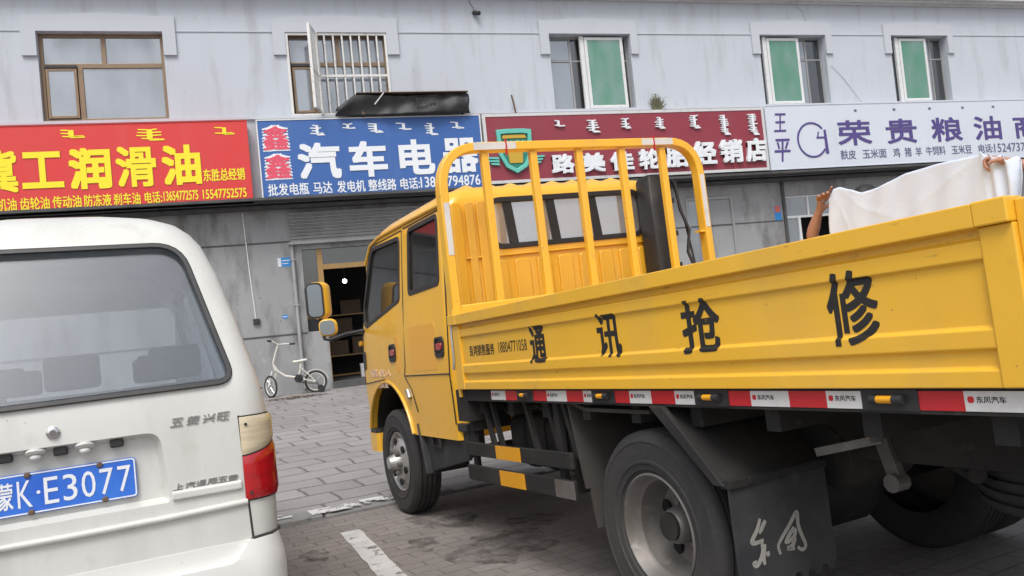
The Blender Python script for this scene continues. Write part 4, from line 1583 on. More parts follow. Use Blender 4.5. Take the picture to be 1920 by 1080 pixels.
mb.prism(rrect(2.06, 2.12, 1.09, 1.24, .025), f, -.004, .006)
mb.build('side_vent', 'black_plastic', cab)
mb = MB()
mb.prism(rrect(2.13, 2.19, 1.29, 1.33, .015), f, -.004, .02)
mb.build('side_indicator', 'amber', cab, bevel=.006)
# lower front corner and bumper
mb = MB()
mb.loft([shell_ring(1.98, 2.27, CY0-.005, CY1+.005, .44, .03, .12), shell_ring(1.98, 2.27, CY0-.005, CY1+.005, .585, .03, .12)])
mb.build('front_bumper', 'yellow_cab', cab, smooth=40)
mb = MB()
mb.loft([shell_ring(2.0, 2.265, CY0+.002, CY1-.002, .586, .03, .12), shell_ring(2.0, 2.265, CY0+.002, CY1-.002, .619, .03, .12)])
mb.build('bumper_gap', 'black_plastic', cab)
mb = MB()
arcp = [(arch_x+(arch_r+.004)*math.cos(a), CY1+.004, arch_z+(arch_r+.004)*math.sin(a)) for a in [R(18+i*9) for i in range(17)]]
mb.tube(arcp, .015, 6)
mb.build('arch_lip', 'yellow_cab', cab, smooth=60)
mb = MB()
mb.grid(lambda s, t: (arch_x+(arch_r-.02)*math.cos(R(10+160*s)), -.14-.5*t, arch_z+(arch_r-.02)*math.sin(R(10+160*s))), 20, 1)
mb.build('wheel_arch_liner', 'chassis', cab, smooth=60)
mb = MB()
mb.cyl((1.12, -.085, .93), (1.09, -.085, .875), .02, seg=10)
mb.build('splash_clip', 'rim_silver', cab, smooth=40)
# seats and wheel inside the cab
for x, y in ((1.30, -.55), (1.30, -1.45), (.55, -.55), (.55, -1.0), (.55, -1.45)):
    mb = MB()
    mb.bx(x-.06, x+.06, y-.22, y+.22, 1.1, 1.62)
    mb.bx(x-.05, x+.05, y-.12, y+.12, 1.63, 1.80)
    mb.bx(x, x+.42, y-.22, y+.22, 1.02, 1.16)
    mb.build('seat', 'seat_grey', cab, bevel=.02)
mb = MB()
mb.tube([(1.86+.05*math.cos(a)*.4, -.55+.19*math.sin(a), 1.45+.16*math.cos(a)) for a in [2*PI*k/24 for k in range(24)]], .014, 6, True)
mb.bx(1.95, 2.1, -1.8, -.25, 1.2, 1.42)
mb.build('steering_wheel', 'black_plastic', cab)
# door mirror on its arm
mr = MB()
mr.tube([(2.06, -.10, 1.41), (2.16, .02, 1.40), (2.24, .13, 1.37), (2.27, .17, 1.38), (2.28, .185, 1.47), (2.28, .19, 1.60)], .016, 8)
mo = mr.build('mirror_arm', 'black_plastic', tk, smooth=60)
def mshell(cy, cz, hw, hh, x0, x1, n=5):
    out = rrect(cy-hw, cy+hw, cz-hh, cz+hh, min(hw, hh)*.7, n)
    return out
mb = MB()
out = mshell(.225, 1.70, .070, .145, 0, 0)
f = lambda u, v, d: (2.26+d+.10*(u-.20), u, v)
mb.loft([[f(.20+(u-.20)*k-e, 1.70+(v-1.70)*k+.01*(1-k), d) for u, v in out] for d, k, e in ((0, 1.02, .012), (.03, 1.06, .050), (.06, 1.0, .075), (.085, .82, .085), (.10, .5, .085))])
mh = mb.build('mirror_housing', 'yellow_cab', mo, bevel=.012, smooth=50)
mb = MB()
mb.ring_prism(out, inset(out, .014), f, -.012, .02)
mb.build('mirror_rim', 'black_plastic', mo, bevel=.003)
mb = MB()
mb.prism(inset(out, .014), f, -.006, -.001)
mb.build('mirror_glass', 'mirror', mo)
mb = MB()
out = mshell(.15, 1.47, .07, .07, 0, 0)
f = lambda u, v, d: (2.24+d+.25*(u-.15), u, v)
mb.loft([[f(.15+(u-.15)*k-e, 1.47+(v-1.47)*k, d) for u, v in out] for d, k, e in ((0, 1, 0), (.03, 1.03, .02), (.06, .8, .03), (.07, .5, .03))])
mb.build('wide_mirror', 'yellow_cab', mo, bevel=.015, smooth=50)
mb = MB()
mb.prism(inset(out, .012), f, -.004, -.0005)
mb.build('wide_mirror_glass', 'mirror', mo)
# intake snorkel behind the cab
mb = MB()
mb.loft([[(u, v, z) for u, v in rrect(.115, .275, -1.80, -1.615, .014, 2)] for z in (1.0, 1.6, 2.13)]+[[(u, v, 2.16) for u, v in rrect(.13, .26, -1.785, -1.63, .014, 2)]])
tilt(mb)
sn = mb.build('intake_duct', 'black_plastic', tk, smooth=40)
mb = MB()
for z in (1.5, 1.72, 1.95):
    mb.bx(.11, .125, -1.81, -1.75, z, z+.035)
mb.tube([(.11, -1.83, 2.1), (.12, -1.86, 1.9), (.10, -1.90, 1.75), (.12, -1.88, 1.6), (.1, -1.92, 1.45)], .011, 6)
mb.tube([(.12, -1.82, 2.12), (.13, -1.90, 1.8), (.12, -1.93, 1.5)], .008, 6)
tilt(mb)
mb.build('hose', 'black_plastic', sn, smooth=50)
mb = MB()
mb.tube([(.01, -.0, 1.34), (.015, .005, 1.25), (.0, .01, 1.12), (.02, .01, 1.06)], .008, 6)
mb.cyl((.012, .002, 1.33), (.012, .002, 1.36), .014, seg=8)
mb.build('release_lever', 'rim_silver', tk, smooth=50)

# chassis
mb = MB()
for y in (-.62, -1.43):
    mb.bx(-3.15, 2.0, y-.035, y+.035, .62, .80)
for x in (1.9, .8, -.1, -1.0, -2.3, -3.0):
    mb.bx(x-.04, x+.04, -1.43, -.62, .64, .78)
for k in range(9):
    x = -.1-.37*k
    mb.bx(x-.03, x+.03, -W+.08, -.08, .80, .949)
mb.build('chassis_frame', 'chassis', tk)
mb = MB()
mb.lathe([(0.0, -.9), (.055, -.9), (.055, -.32), (.10, -.22), (.17, -.1), (.17, .1), (.10, .22), (.055, .32), (.055, .9), (0.0, .9)], (-1.64, -1.025, .39), (0, 1, 0), 18)
mb.lathe([(0, 0), (.12, 0), (.07, .2), (.04, .3), (.04, 2.0), (0, 2.0)], (-1.55, -1.025, .42), (1, 0, .06), 16)
mb.lathe([(0.0, -.75), (.045, -.75), (.045, .75), (0.0, .75)], (1.62, -1.025, .36), (0, 1, 0), 12)
mb.build('axles', 'chassis', tk, smooth=40)
mb = MB()
for y in (-.66, -1.39):
    for k in range(5):
        L = .62-.09*k
        mb.tube([(-1.64-L, y, .56-.012*k+.10*(L/.62)**2), (-1.64-L/2, y, .52-.012*k+.02), (-1.64, y, .50-.012*k), (-1.64+L/2, y, .52-.012*k+.02), (-1.64+L, y, .56-.012*k+.10*(L/.62)**2)], .02, rect=(.011, .065))
mb.build('leaf_springs', 'chassis', tk)
mb = MB()
mb.bar((-2.35, -.58, .55), (-2.30, -.58, .73), .05, .03, (0, 1, 0))
mb.cyl((-2.35, -.60, .555), (-2.35, -.54, .555), .032, seg=10)
mb.cyl((-2.30, -.60, .72), (-2.30, -.54, .72), .032, seg=10)
mb.bar((-2.12, -.46, .66), (-2.31, -.57, .70), .03, .03)
mb.build('spring_shackle', 'rim_grey', tk, smooth=40)
# fuel tank, struts and clutter behind the side guard
mb = MB()
mb.loft([[(x, u, v) for u, v in rrect(-.58, -.20, .50, .79, .07, 4)] for x in (-.95, -.93, -.22, -.20)])
for x in (-.35, -.58, -.80):
    mb.loft([[(x+dx_, u, v) for u, v in rrect(-.588, -.192, .492, .798, .075, 4)] for dx_ in (-.02, .02)])
mb.build('fuel_tank', 'chassis', tk, smooth=40)
mb = MB()
for x, zt, dz in ((-.12, .88, .0), (-.22, .88, 0), (-.62, .88, 0), (-.85, .88, 0), (-1.0, .88, 0)):
    mb.bar((x, -.09, zt), (x-.09, -.09, .62), .022, .03)
mb.tube([(-.1, -.2, .86), (-.3, -.15, .80), (-.6, -.17, .84), (-.9, -.13, .78)], .014, 6)
mb.bx(.02, -.02, -.3, -.05, .70, .94)
mb.bx(-.05, .10, -.16, -.02, .76, .94)
mb.bx(-.3, .06, -.75, -.5, .55, .8)
mb.bx(-1.06, -.12, -.76, -.60, .40, .86)
mb.bx(-.55, -.10, -.50, -.28, .80, .93)
mb.bx(-1.02, -.98, -.55, -.12, .45, .9)
mb.build('struts', 'chassis', tk)
mb = MB()
mb.bar((.09, -.05, .60), (-1.10, -.05, .615), .02, .075)
mb.bar((.09, -.05, .465), (-1.10, -.05, .485), .02, .085)
mb.bar((.02, -.075, .92), (.02, -.075, .42), .045, .03, (0, 1, 0))
mb.bar((-.95, -.085, .92), (-.95, -.085, .44), .045, .03, (0, 1, 0))
sg = mb.build('side_guard', 'chassis', tk, bevel=.004)
mb = MB()
mb.bar((-.32, -.038, .605), (-.60, -.038, .609), .005, .070)
mb.bar((-.34, -.038, .472), (-.62, -.038, .477), .005, .078)
mb.build('amber_reflector', 'amber', sg)
mb = MB()
mb.bar((-.93, -.0385, .482), (-1.10, -.0385, .485), .005, .080)
mb.build('bare_end', 'rim_grey', sg)
# fenders and flaps
mb = MB()
mb.bar((1.02, -.25, .70), (.93, -.25, .36), .32, .02, (1, 0, 0))
fm = mb.build('front_mudflap', 'flap', tk, bevel=.006)
mb = MB()
mb.bx(.16, 1.02, -.2, -.13, .56, .72)
mb.bar((.98, -.12, .70), (.20, -.12, .70), .03, .05)
mb.prism([(.98, .72), (.90, .38), (.26, .50), (.20, .72)], SD, -.15, -.125)
mb.build('splash_guard', 'flap', fm, bevel=.006)
mb = MB()
mb.tube([(.80, -.115, .72), (.80, -.11, .56), (.66, -.11, .56), (.66, -.115, .72)], .012, 6)
mb.build('step', 'chassis', fm, smooth=40)
mb = MB()
mb.prism([(-1.08, .88), (-1.16, .50), (-1.175, .50), (-1.10, .88)], SD, -.52, -.06)
mb.prism([(-1.155, .52), (-1.19, .33), (-1.205, .33), (-1.17, .52)], SD, -.50, -.08)
mb.prism([(-1.10, .87), (-1.24, .84), (-1.70, .84), (-1.70, .855), (-1.24, .856), (-1.10, .885)], SD, -.52, -.06)
mb.build('fender_front', 'dusty_sheet', tk)
mb = MB()
mb.prism([(-1.80, .88), (-2.12, .63), (-2.14, .63), (-1.83, .88)], SD, -.47, -.02)
mb.prism([(-1.78, .88), (-2.09, .62), (-2.14, .62), (-1.86, .88)], SD, -.022, .0)
mb.bar((-2.135, -.01, .625), (-2.135, -.46, .625), .05, .03, (0, 0, 1))
for y in (-.1, -.22, -.34):
    mb.cyl((-2.165, y, .625), (-2.158, y, .625), .012, seg=8)
mb.build('fender_rear', 'chassis', tk, bevel=.003)
# toothed lower edge
def flap_poly(y0, y1):
    pts = [(y0, .61)]
    n = 7
    stp = (y1-y0)/n
    pts.append((y0, .29))
    for k in range(n):
        a = y0+stp*k
        pts += [(a+stp*.15, .285), (a+stp*.3, .262), (a+stp*.6, .262), (a+stp*.75, .285)]
    pts += [(y1, .29), (y1, .61)]
    return pts
mb = MB()
fl = lambda u, v, d: (-2.15-d, u, v)
mb.prism(flap_poly(-.455, -.015), fl, -.012, 0)
mf = mb.build('rear_mudflap', 'flap', tk)
# painted brush characters
BR = lambda u, v, d: fl(-u, v, d)
mb = MB()
BRUSH = [[(-.127, .506), (-.108, .473), (-.079, .44), (-.097, .432), (-.131, .435)], [(-.149, .496), (-.116, .459)],
         [(-.12, .436), (-.121, .405), (-.11, .38), (-.088, .36), (-.074, .369), (-.09, .372)], [(-.133, .421), (-.121, .38), (-.122, .355)], [(-.14, .395), (-.142, .379)],
         [(-.196, .373), (-.191, .403), (-.216, .429), (-.252, .459), (-.285, .491), (-.295, .49), (-.293, .451), (-.305, .41), (-.315, .379), (-.297, .367), (-.277, .381)],
         [(-.272, .449), (-.236, .418), (-.224, .402)], [(-.247, .435), (-.275, .439), (-.266, .418), (-.233, .403)], [(-.251, .409), (-.269, .411), (-.252, .389), (-.229, .385), (-.263, .379)]]
for k, st in enumerate(BRUSH):
    P3 = [Vector((-2.1512-.0002*k, y, z-.012)) for y, z in st]
    # smooth the stroke and give it a swelling width
    Q = []
    for i in range(len(P3)-1):
        p0, p1, p2, p3 = P3[max(0, i-1)], P3[i], P3[i+1], P3[min(len(P3)-1, i+2)]
        for j in range(5):
            t = j/5
            Q.append(.5*((2*p1)+(p2-p0)*t+(2*p0-5*p1+4*p2-p3)*t*t+(3*p1-p0-3*p2+p3)*t**3))
    Q.append(P3[-1])
    n = len(Q)
    vs_ = []
    for i, p in enumerate(Q):
        d = (Q[min(n-1, i+1)]-Q[max(0, i-1)]).normalized()
        nn = Vector((0, -d.z, d.y))
        wq = .0068*(.75+.45*math.sin(PI*min(1, (i+1)/n))) 
        vs_ += [p+nn*wq, p-nn*wq]
    mb.add(vs_, [(2*i, 2*i+1, 2*i+3, 2*i+2) for i in range(n-1)])
mb.build('flap_lettering', 'flap_letter', mf)
mb = MB()
mb.prism(flap_poly(-W+.015, -W+.455), fl, -.012, 0)
mb.build('rear_mudflap', 'flap', tk)

# wheels
TYRE_R = .3875
def tyre_mesh(o, ax, wd):
    mb = MB()
    h = wd/2
    prof = [(.222, -h*.80), (.245, -h*.92), (.30, -h), (.345, -h*.97), (.372, -h*.88), (.385, -h*.74)]
    g = .013
    for c in (-.52, -.18, .16, .50):
        prof += [(.387, h*(c-.06)), (.387-g, h*(c-.04)), (.387-g, h*(c+.05)), (.387, h*(c+.07))]
    prof += [(.385, h*.74), (.373, h*.88), (.352, h*.955), (.349, h*.985), (.343, h*.985), (.340, h*.965), (.30, h*.985), (.275, h*.97), (.272, h*1.0), (.262, h*1.0), (.258, h*.955), (.245, h*.93), (.236, h*.92), (.234, h*.86), (.222, h*.80)]
    mb.lathe(prof, o, ax, 56, caps=False)
    return mb
def truck_wheel(x, yo, sgn, front):
    """yo: outer tyre face; sgn +1 for the left side"""
    wd = .215
    c = Vector((x, yo-sgn*wd/2, TYRE_R))
    ax = Vector((0, sgn, 0))
    mb = tyre_mesh(c, ax, wd)
    t = mb.build('wheel', 'rubber', tk, smooth=35)
    h = wd/2
    mb = MB()
    if front:
        prof = [(.222, -h*.8), (.222, h*.80), (.216, h*.86), (.208, h*.80), (.200, h*.55), (.185, h*.50), (.17, h*.72), (.135, h*.92), (.09, h*.95), (.0, h*.95)]
    else:
        prof = [(.222, -h*.8), (.222, h*.84), (.214, h*.88), (.206, h*.78), (.196, h*.40), (.184, h*.30), (.172, -h*.35), (.160, -h*.60), (.12, -h*.72), (.0, -h*.72)]
    mb.lathe(prof, c, ax, 40)
    rm = mb.build('rim', 'rim_silver' if front else 'rim_grey', t, smooth=35)
    # hand holes, studs, hub
    mh_, mn, mu = MB(), MB(), MB()
    a0 = .35
    for k in range(5 if not front else 6):
        a = a0+2*PI*k/(5 if not front else 6)
        rr = .142 if not front else .150
        d = (-h*.66) if not front else h*.86
        cc = c+Vector((math.cos(a)*rr, 0, math.sin(a)*rr))+ax*d
        mh_.lathe([(0, .0), (.026, .0), (.026, .012), (0, .012)], cc, ax, 14)
    for k in range(6):
        a = 2*PI*k/6+.1
        rr = .085
        d = (-h*.72) if not front else h*.95
        cc = c+Vector((math.cos(a)*rr, 0, math.sin(a)*rr))+ax*d
        mn.cyl(cc, cc+ax*.035, .015, seg=6)
    d = (-h*.72) if not front else h*.95
    if front:
        mu.lathe([(.065, 0), (.062, .03), (.05, .05), (.045, .075), (.0, .08)], c+ax*d, ax, 20)
    else:
        mu.lathe([(.105, 0), (.105, .015), (.075, .03), (.07, .085), (.058, .10), (.0, .10)], c+ax*d, ax, 20)
    mh_.build('hand_hole', 'hole', t)
    mn.build('wheel_nuts', 'rim_grey', t, smooth=30)
    mu.build('hub', 'rim_grey' if not front else 'rim_silver', t, smooth=35)
for sgn, y in ((1, -.12), (-1, -W+.12)):
    truck_wheel(1.62, y, sgn, True)
for sgn, y in ((1, -.055), (-1, -W+.055)):
    truck_wheel(-1.64, y, sgn, False)
    mb = tyre_mesh(Vector((-1.64, y-sgn*(.215*1.5+.03), TYRE_R)), (0, sgn, 0), .215)
    mb.build('inner_wheel', 'rubber', tk, smooth=35)
# spare wheel slung under the tail
mb = tyre_mesh(Vector((-2.80, -1.02, .56)), (0.02, 0.0, 1), .215)
sw = mb.build('spare_wheel', 'rubber', tk, smooth=35)
mb = MB()
mb.lathe([(.222, -.08), (.222, .08), (.2, .09), (.16, .03), (.0, .03)], (-2.80, -1.02, .56), (0, 0, 1), 30)
mb.build('rim', 'rim_grey', sw, smooth=35)
mb = MB()
mb.bx(-3.22, -3.14, -W+.1, -.1, .72, .86)
mb.bx(-3.2, -3.16, -W+.2, -.2, .48, .58)
mb.bar((-3.15, -.5, .8), (-3.17, -.5, .5), .05, .03, (1, 0, 0))
mb.bar((-3.15, -1.5, .8), (-3.17, -1.5, .5), .05, .03, (1, 0, 0))
mb.build('rear_bumper', 'chassis', tk)
for y in (-.3, -W+.3):
    mb = MB()
    mb.bx(-3.245, -3.22, y-.15, y+.15, .74, .85)
    mb.build('tail_lamp', 'red_lens', tk, bevel=.006)
mb = MB()
mb.tube([(-2.1, -.62, .72), (-2.4, -.75, .62), (-2.62, -.6, .60)], .03, 8)
mb.lathe([(0, 0), (.11, .0), (.13, .05), (.13, .32), (.10, .38), (0, .38)], (-2.05, -.58, .62), (-.05, -1, 0), 16)
mb.build('brake_chamber', 'chassis', tk, smooth=40)

# ------------------------------------------------------------------ van
VF = Vector((-math.sin(R(9.5)), math.cos(R(9.5)), 0))
VF = (VF-TU*VF.dot(TU)).normalized()
VM = Matrix((VF, TU.cross(VF), TU)).transposed().to_4x4()
VM.translation = Vector((-.73414, 3.07516, .11092))
van = empty('van', 'old off-white minivan seen from behind with a blue number plate', 'van', mtx=VM)
VL = [(.42, .0, 3.45, .69, .10), (.50, .0, 3.55, .70, .11), (.70, .0, 3.58, .704, .11), (.86, .0, 3.58, .702, .11), (1.0, .0, 3.5, .70, .11), (1.10, .004, 3.42, .688, .105), (1.18, .02, 3.35, .672, .10),
      (1.40, .115, 3.1, .625, .09), (1.60, .205, 2.92, .575, .09), (1.72, .257, 2.80, .533, .10), (1.78, .290, 2.74, .497, .12), (1.83, .335, 2.66, .452, .15), (1.865, .395, 2.56, .395, .18), (1.89, .48, 2.4, .31, .2), (1.902, .62, 2.2, .20, .18)]
def van_levels(t):
    out = []
    for z, xr, xf, hw, rc in VL:
        zz = z-t if z > 1.7 else (z+t if z < .45 else z)
        out.append((xr+t*1.0, xf-t, -hw+t, hw-t, zz, max(.03, rc-t), max(.03, .16-t)))
    return out
def van_rear_x(z):
    for (z0, x0, *_), (z1, x1, *_) in zip(VL, VL[1:]):
        if z <= z1:
            return x0+(x1-x0)*max(0, z-z0)/(z1-z0)
    return VL[-1][1]
def van_hw(z):
    for a, b in zip(VL, VL[1:]):
        if z <= b[0]:
            s_ = max(0, z-a[0])/(b[0]-a[0])
            return a[3]+(b[3]-a[3])*s_, a[4]+(b[4]-a[4])*s_
    return VL[-1][3], VL[-1][4]
body = shell(van_levels(0), 'body', 'van_white', van)
vin = shell(van_levels(.05), 'cutter', 'black_void', van)
# rear window outline in (y, z)
VWIN = round_poly([(-.575, 1.155), (.575, 1.145), (.44, 1.722), (-.44, 1.722)], [.06, .06, .10, .10], 6)
VR = lambda u, v, d: (van_rear_x(v)-d, u, v)
VRP = lambda u, v, d: (.02+(v-1.18)*.432-d, u, v)
VREC = round_poly([(-.325, .745), (.325, .745), (.305, 1.002), (-.305, 1.002)], [.02, .02, .05, .05], 5)
vs_side1 = round_poly([(.35, 1.12), (1.15, 1.12), (1.15, 1.66), (.50, 1.66)], .06)
vs_side2 = round_poly([(1.28, 1.12), (2.05, 1.12), (2.05, 1.66), (1.28, 1.66)], .06)
vs_side3 = round_poly([(2.15, 1.12), (3.0, 1.12), (2.62, 1.66), (2.15, 1.66)], .06)
# number plate recess: tapered pocket
mb = MB()
o2 = inset(VREC, -.002)
i2 = inset(VREC, .018)
mb.loft([[(-.02, u, v) for u, v in o2], [(.001, u, v) for u, v in inset(VREC, .0)], [(.044, u, v) for u, v in i2]])
cut(body, [mb.build('cutter', 'hole', van)])
cuts = [vin, cutter(VWIN, lambda u, v, d: (d, u, v), -.2, .6, van)]
cut(body, cuts)
c2_ = [cutter(q, lambda u, v, d: (u, d, v), -1, 1, van) for q in (vs_side1, vs_side2, vs_side3)]
c2_.append(cutter(rrect(-.54, .54, 1.12, 1.69, .08), lambda u, v, d: (d, u, v), 2.2, 4, van))
cut(body, c2_)
# wheel arches
cz = []
for x in (.75, 2.9):
    for y0, y1 in ((-.9, -.5), (.5, .9)):
        mb = MB()
        mb.lathe([(.33, y0), (.33, y1)], (x, 0, .30), (0, 1, 0), 30)
        cz.append(mb.build('cutter', 'hole', van))
cut(body, cz)
body.data.materials.clear()
body.data.materials.append(MT['van_white'])
mb = MB()
mb.loft([[(x, u, v) for u, v in rrect(-.34, .34, .73, 1.02, .04, 3)] for x in (.053, .075)])
mb.build('recess_tray', 'van_white', body)
mb = MB()
mb.bx(.02, 3.4, -.62, .62, .40, .46)
mb.build('van_floor', 'black_plastic', body)
# glazing
mb = MB()
mb.prism(inset(VWIN, -.015), VRP, -.030, -.024)
rwn = mb.build('rear_window', 'van_glass', body)
mb = MB()
mb.ring_prism(inset(VWIN, -.012), inset(VWIN, .010), VRP, -.02, .006)
mb.build('rubber_seal', 'black_plastic', rwn, bevel=.005, smooth=40)
for sgn in (-1, 1):
    for q in (vs_side1, vs_side2, vs_side3):
        mb = MB()
        mb.prism(inset(q, -.01), lambda u, v, d: (u, sgn*(van_hw(v)[0]-.012+d), v), -.006, 0)
        mb.build('side_window', 'van_glass', body)
mb = MB()
mb.prism(inset(rrect(-.54, .54, 1.12, 1.69, .08), -.01), lambda u, v, d: (3.375-(v-1.15)*.86+d, u, v), -.03, -.024)
mb.build('windscreen', 'screen_glass', body)
# inside: seats with headrests, pillar, papers on the dashboard
for x, ys in ((.85, (-.42, 0, .42)), (1.75, (-.38, .38)), (2.45, (-.36, .36))):
    for y in ys:
        mb = MB()
        mb.bx(x-.05, x+.06, y-.19, y+.19, .62, 1.17)
        mb.bx(x-.04, x+.04, y-.11, y+.11, 1.19, 1.34)
        mb.bx(x, x+.4, y-.19, y+.19, .58, .72)
        mb.build('seat', 'seat_grey', body, bevel=.02)
mb = MB()
mb.bx(.10, .55, -.55, .55, 1.00, 1.03)
mb.build('parcel_shelf', 'seat_grey', body)
# tailgate seam and creases
mb = MB()
def bseam(pts, r=.005):
    mb.tube([(van_rear_x(z)+.001, y, z) for y, z in pts], r, 5)
for sg in (-1, 1):
    bseam([(sg*.580, 1.02), (sg*.588, .72), (sg*.594, .565), (sg*.54, .495), (sg*.40, .484), (0, .482)])
mb.build('tailgate_seam', 'black_plastic', body, smooth=50)
mb = MB()
mb.tube([(-.004, -.585, .700), (-.007, -.3, .692), (-.008, 0, .690), (-.007, .3, .692), (-.004, .585, .700)], .012, 8)
mb.build('tailgate_crease', 'van_white', body, smooth=60)
for sg in (-1, 1):
    mb = MB()
    mb.loft([[(-d_, sg*y, z) for d_, z in ((.0, .745), (.012, .752), (.012, .775), (.0, .785))] for y in (.33, .57)])
    mb.build('trim_strip', 'van_white', body, bevel=.004)
for sg in (-1, 1):
    mb = MB()
    mb.bar((.035, sg*.622, 1.105), (.12, sg*.690, 1.11), .006, .006)
    mb.build('pillar_joint', 'black_plastic', body)
# lock, plate lamps, plate
mb = MB()
mb.lathe([(.021, 0), (.021, .006), (.016, .010), (.0, .010)], (0.0, .027, 1.048), (-1, 0, 0), 20)
lk = mb.build('lock', 'chrome', body, smooth=40)
mb = MB()
mb.lathe([(.010, 0), (.010, .004), (0, .004)], (-.0101, .027, 1.048), (-1, 0, 0), 14)
mb.build('lock_core', 'rim_grey', lk)
for y in (.085, -.065):
    mb = MB()
    mb.lathe([(.032, 0), (.032, .008), (.022, .014), (0, .014)], (.022, y, .992), (-.35, 0, -1), 20)
    lp = mb.build('plate_lamp', 'van_white', body, smooth=40)
    mb = MB()
    mb.ball((.014, y, .972), (.017, .019, .012))
    mb.build('bulb_cover', 'refl_white', lp, smooth=60)
for y in (.175, .01, -.165):
    mb = MB()
    mb.bx(.012, .05, y-.022, y+.022, .966, .996)
    mb.build('recess_clip', 'black_plastic', body, bevel=.006)
pl = bpy.data.objects.new('number_plate', None)
COL.objects.link(pl)
pl.parent = body
PR = lambda u, v, d: (.030-d, -u, .853+v)
mb = MB()
mb.prism(rrect(-.22, .22, -.07, .07, .012), PR, -.004, 0)
po = mb.build('plate_blank', 'plate_blue', pl)
mb = MB()
mb.ring_prism(rrect(-.2175, .2175, -.0675, .0675, .010), rrect(-.213, .213, -.063, .063, .008), PR, .0002, .0012)
mb.build('plate_border', 'white_letter', pl)
mb = MB()
put_text(mb, '蒙', -.2045, -.1595, -.045, .045, PR, .0003, .0015, .01)
x = -.1475
for ch in 'K.E3077':
    if ch == '.':
        mb.lathe([(.006, .0003), (.006, .0015), (0, .0015)], PR(x+.005, 0, 0), (-1, 0, 0), 12)
        x += .022
        continue
    put_text(mb, ch, x, x+.043, -.045, .045, PR, .0003, .0015, .0)
    x += .057
mb.build('plate_lettering', 'white_letter', pl)
mb = MB()
for u, v in ((-.115, .062), (.105, .060), (-.11, -.064), (.115, -.062)):
    mb.lathe([(.011, 0), (.011, .004), (.007, .007), (0, .007)], PR(u, v, .0), (-1, 0, 0), 6)
mb.build('plate_bolts', 'rust', pl)
# badges
BG = lambda u, v, d: (-d, -u, v)
mb = MB()
for ch, a in zip('五菱兴旺', (.345, .40, .455, .505)):
    put_text(mb, ch, a, a+.042, 1.012, 1.042, BG, .0002, .004, .012, .25)
mb.build('badge', 'chrome', body)
mb = MB()
for ch, a in zip('上汽通用五菱', (.335, .375, .413, .45, .487, .524)):
    put_text(mb, ch, a, a+.034, .784, .806, BG, .0002, .004, .012, .2)
mb.build('badge', 'chrome', body)
# tail lamps wrap the corner
def corner_path(z, s0, sg, off):
    """s in metres along the rear face from y=.575, round the corner and forwards"""
    hw, rc = van_hw(z)
    xr = van_rear_x(z)
    flat = (hw-rc)-.58
    if s0 <= flat:
        return (xr-off, sg*(.58+s0), z)
    s1 = s0-flat
    if s1 <= rc*PI/2:
        a = s1/rc
        return (xr+rc-(rc+off)*math.cos(a), sg*(hw-rc+(rc+off)*math.sin(a)), z)
    return (xr+rc+(s1-rc*PI/2), sg*(hw+off), z)
for sg in (-1, 1):
    def lens(zlo, zhi, off, name, m, parent):
        mb = MB()
        Ltot = .235
        nu, nv = 16, 8
        def fo(s_, t, o_):
            z = zlo(s_)+(zhi(s_)-zlo(s_))*t
            return corner_path(z, s_*Ltot, sg, o_)
        vs_ = [fo(i/nu, j/nv, off*(1 if 0 < i < nu and 0 < j < nv else .55)) for j in range(nv+1) for i in range(nu+1)]
        vs2 = [fo(i/nu, j/nv, -.012) for j in range(nv+1) for i in range(nu+1)]
        K = len(vs_)
        q = lambda i, j: j*(nu+1)+i
        fs = [(q(i, j), q(i+1, j), q(i+1, j+1), q(i, j+1)) for j in range(nv) for i in range(nu)]
        bd = [q(i, 0) for i in range(nu)]+[q(nu, j) for j in range(nv)]+[q(i, nv) for i in range(nu, 0, -1)]+[q(0, j) for j in range(nv, 0, -1)]
        fs += [(bd[i], bd[(i+1) % len(bd)], bd[(i+1) % len(bd)]+K, bd[i]+K) for i in range(len(bd))]
        mb.add(vs_+vs2, fs)
        return mb.build(name, m, parent, smooth=50)
    mid = lambda s_: .868+.075*s_**1.6
    hs_ = lens(lambda s_: .700, lambda s_: 1.018, .006, 'tail_lamp', 'black_plastic', body)
    hs_.scale = (1, 1, 1)
    lens(lambda s_: mid(s_)+.004, lambda s_: 1.013, .014, 'clear_lens', 'clear_lens', hs_)
    lens(lambda s_: .706, lambda s_: mid(s_)-.002, .015, 'red_lens', 'red_lens', hs_)
    mb = MB()
    for z in (.985, .73):
        px_ = corner_path(z, .02, sg, .014)
        mb.lathe([(.006, 0), (.006, .004), (0, .004)], px_, (-1, 0, 0), 8)
    mb.build('lens_screws', 'black_plastic', hs_)
# bumper
mb = MB()
def bring(z, off):
    return [(u, v, z) for u, v in rrect(-.03-off, .5, -.70-off, .70+off, [.13, .02, .02, .13], 7)]
mb.loft([bring(.28, -.01), bring(.30, .012), bring(.44, .018), bring(.50, .014), bring(.56, .0)])
bp_ = mb.build('bumper', 'bumper_white', van, smooth=40)
mb = MB()
mb.prism(round_poly([(-.575, .559), (-.52, .492), (.52, .492), (.575, .559), (.5, .62), (-.5, .62)], .02), lambda u, v, d: (d, u, v), -.08, -.004)
ct = mb.build('cutter', 'hole', van)
cut(bp_, [ct])
bp_.data.materials.clear()
bp_.data.materials.append(MT['bumper_white'])
mb = MB()
for sg in (-1, 1):
    mb.tube([(-.012, sg*.594, .563), (.02, sg*.665, .565), (.09, sg*.703, .565), (.3, sg*.705, .565)], .006, 5)
mb.build('bumper_gap', 'black_plastic', bp_)
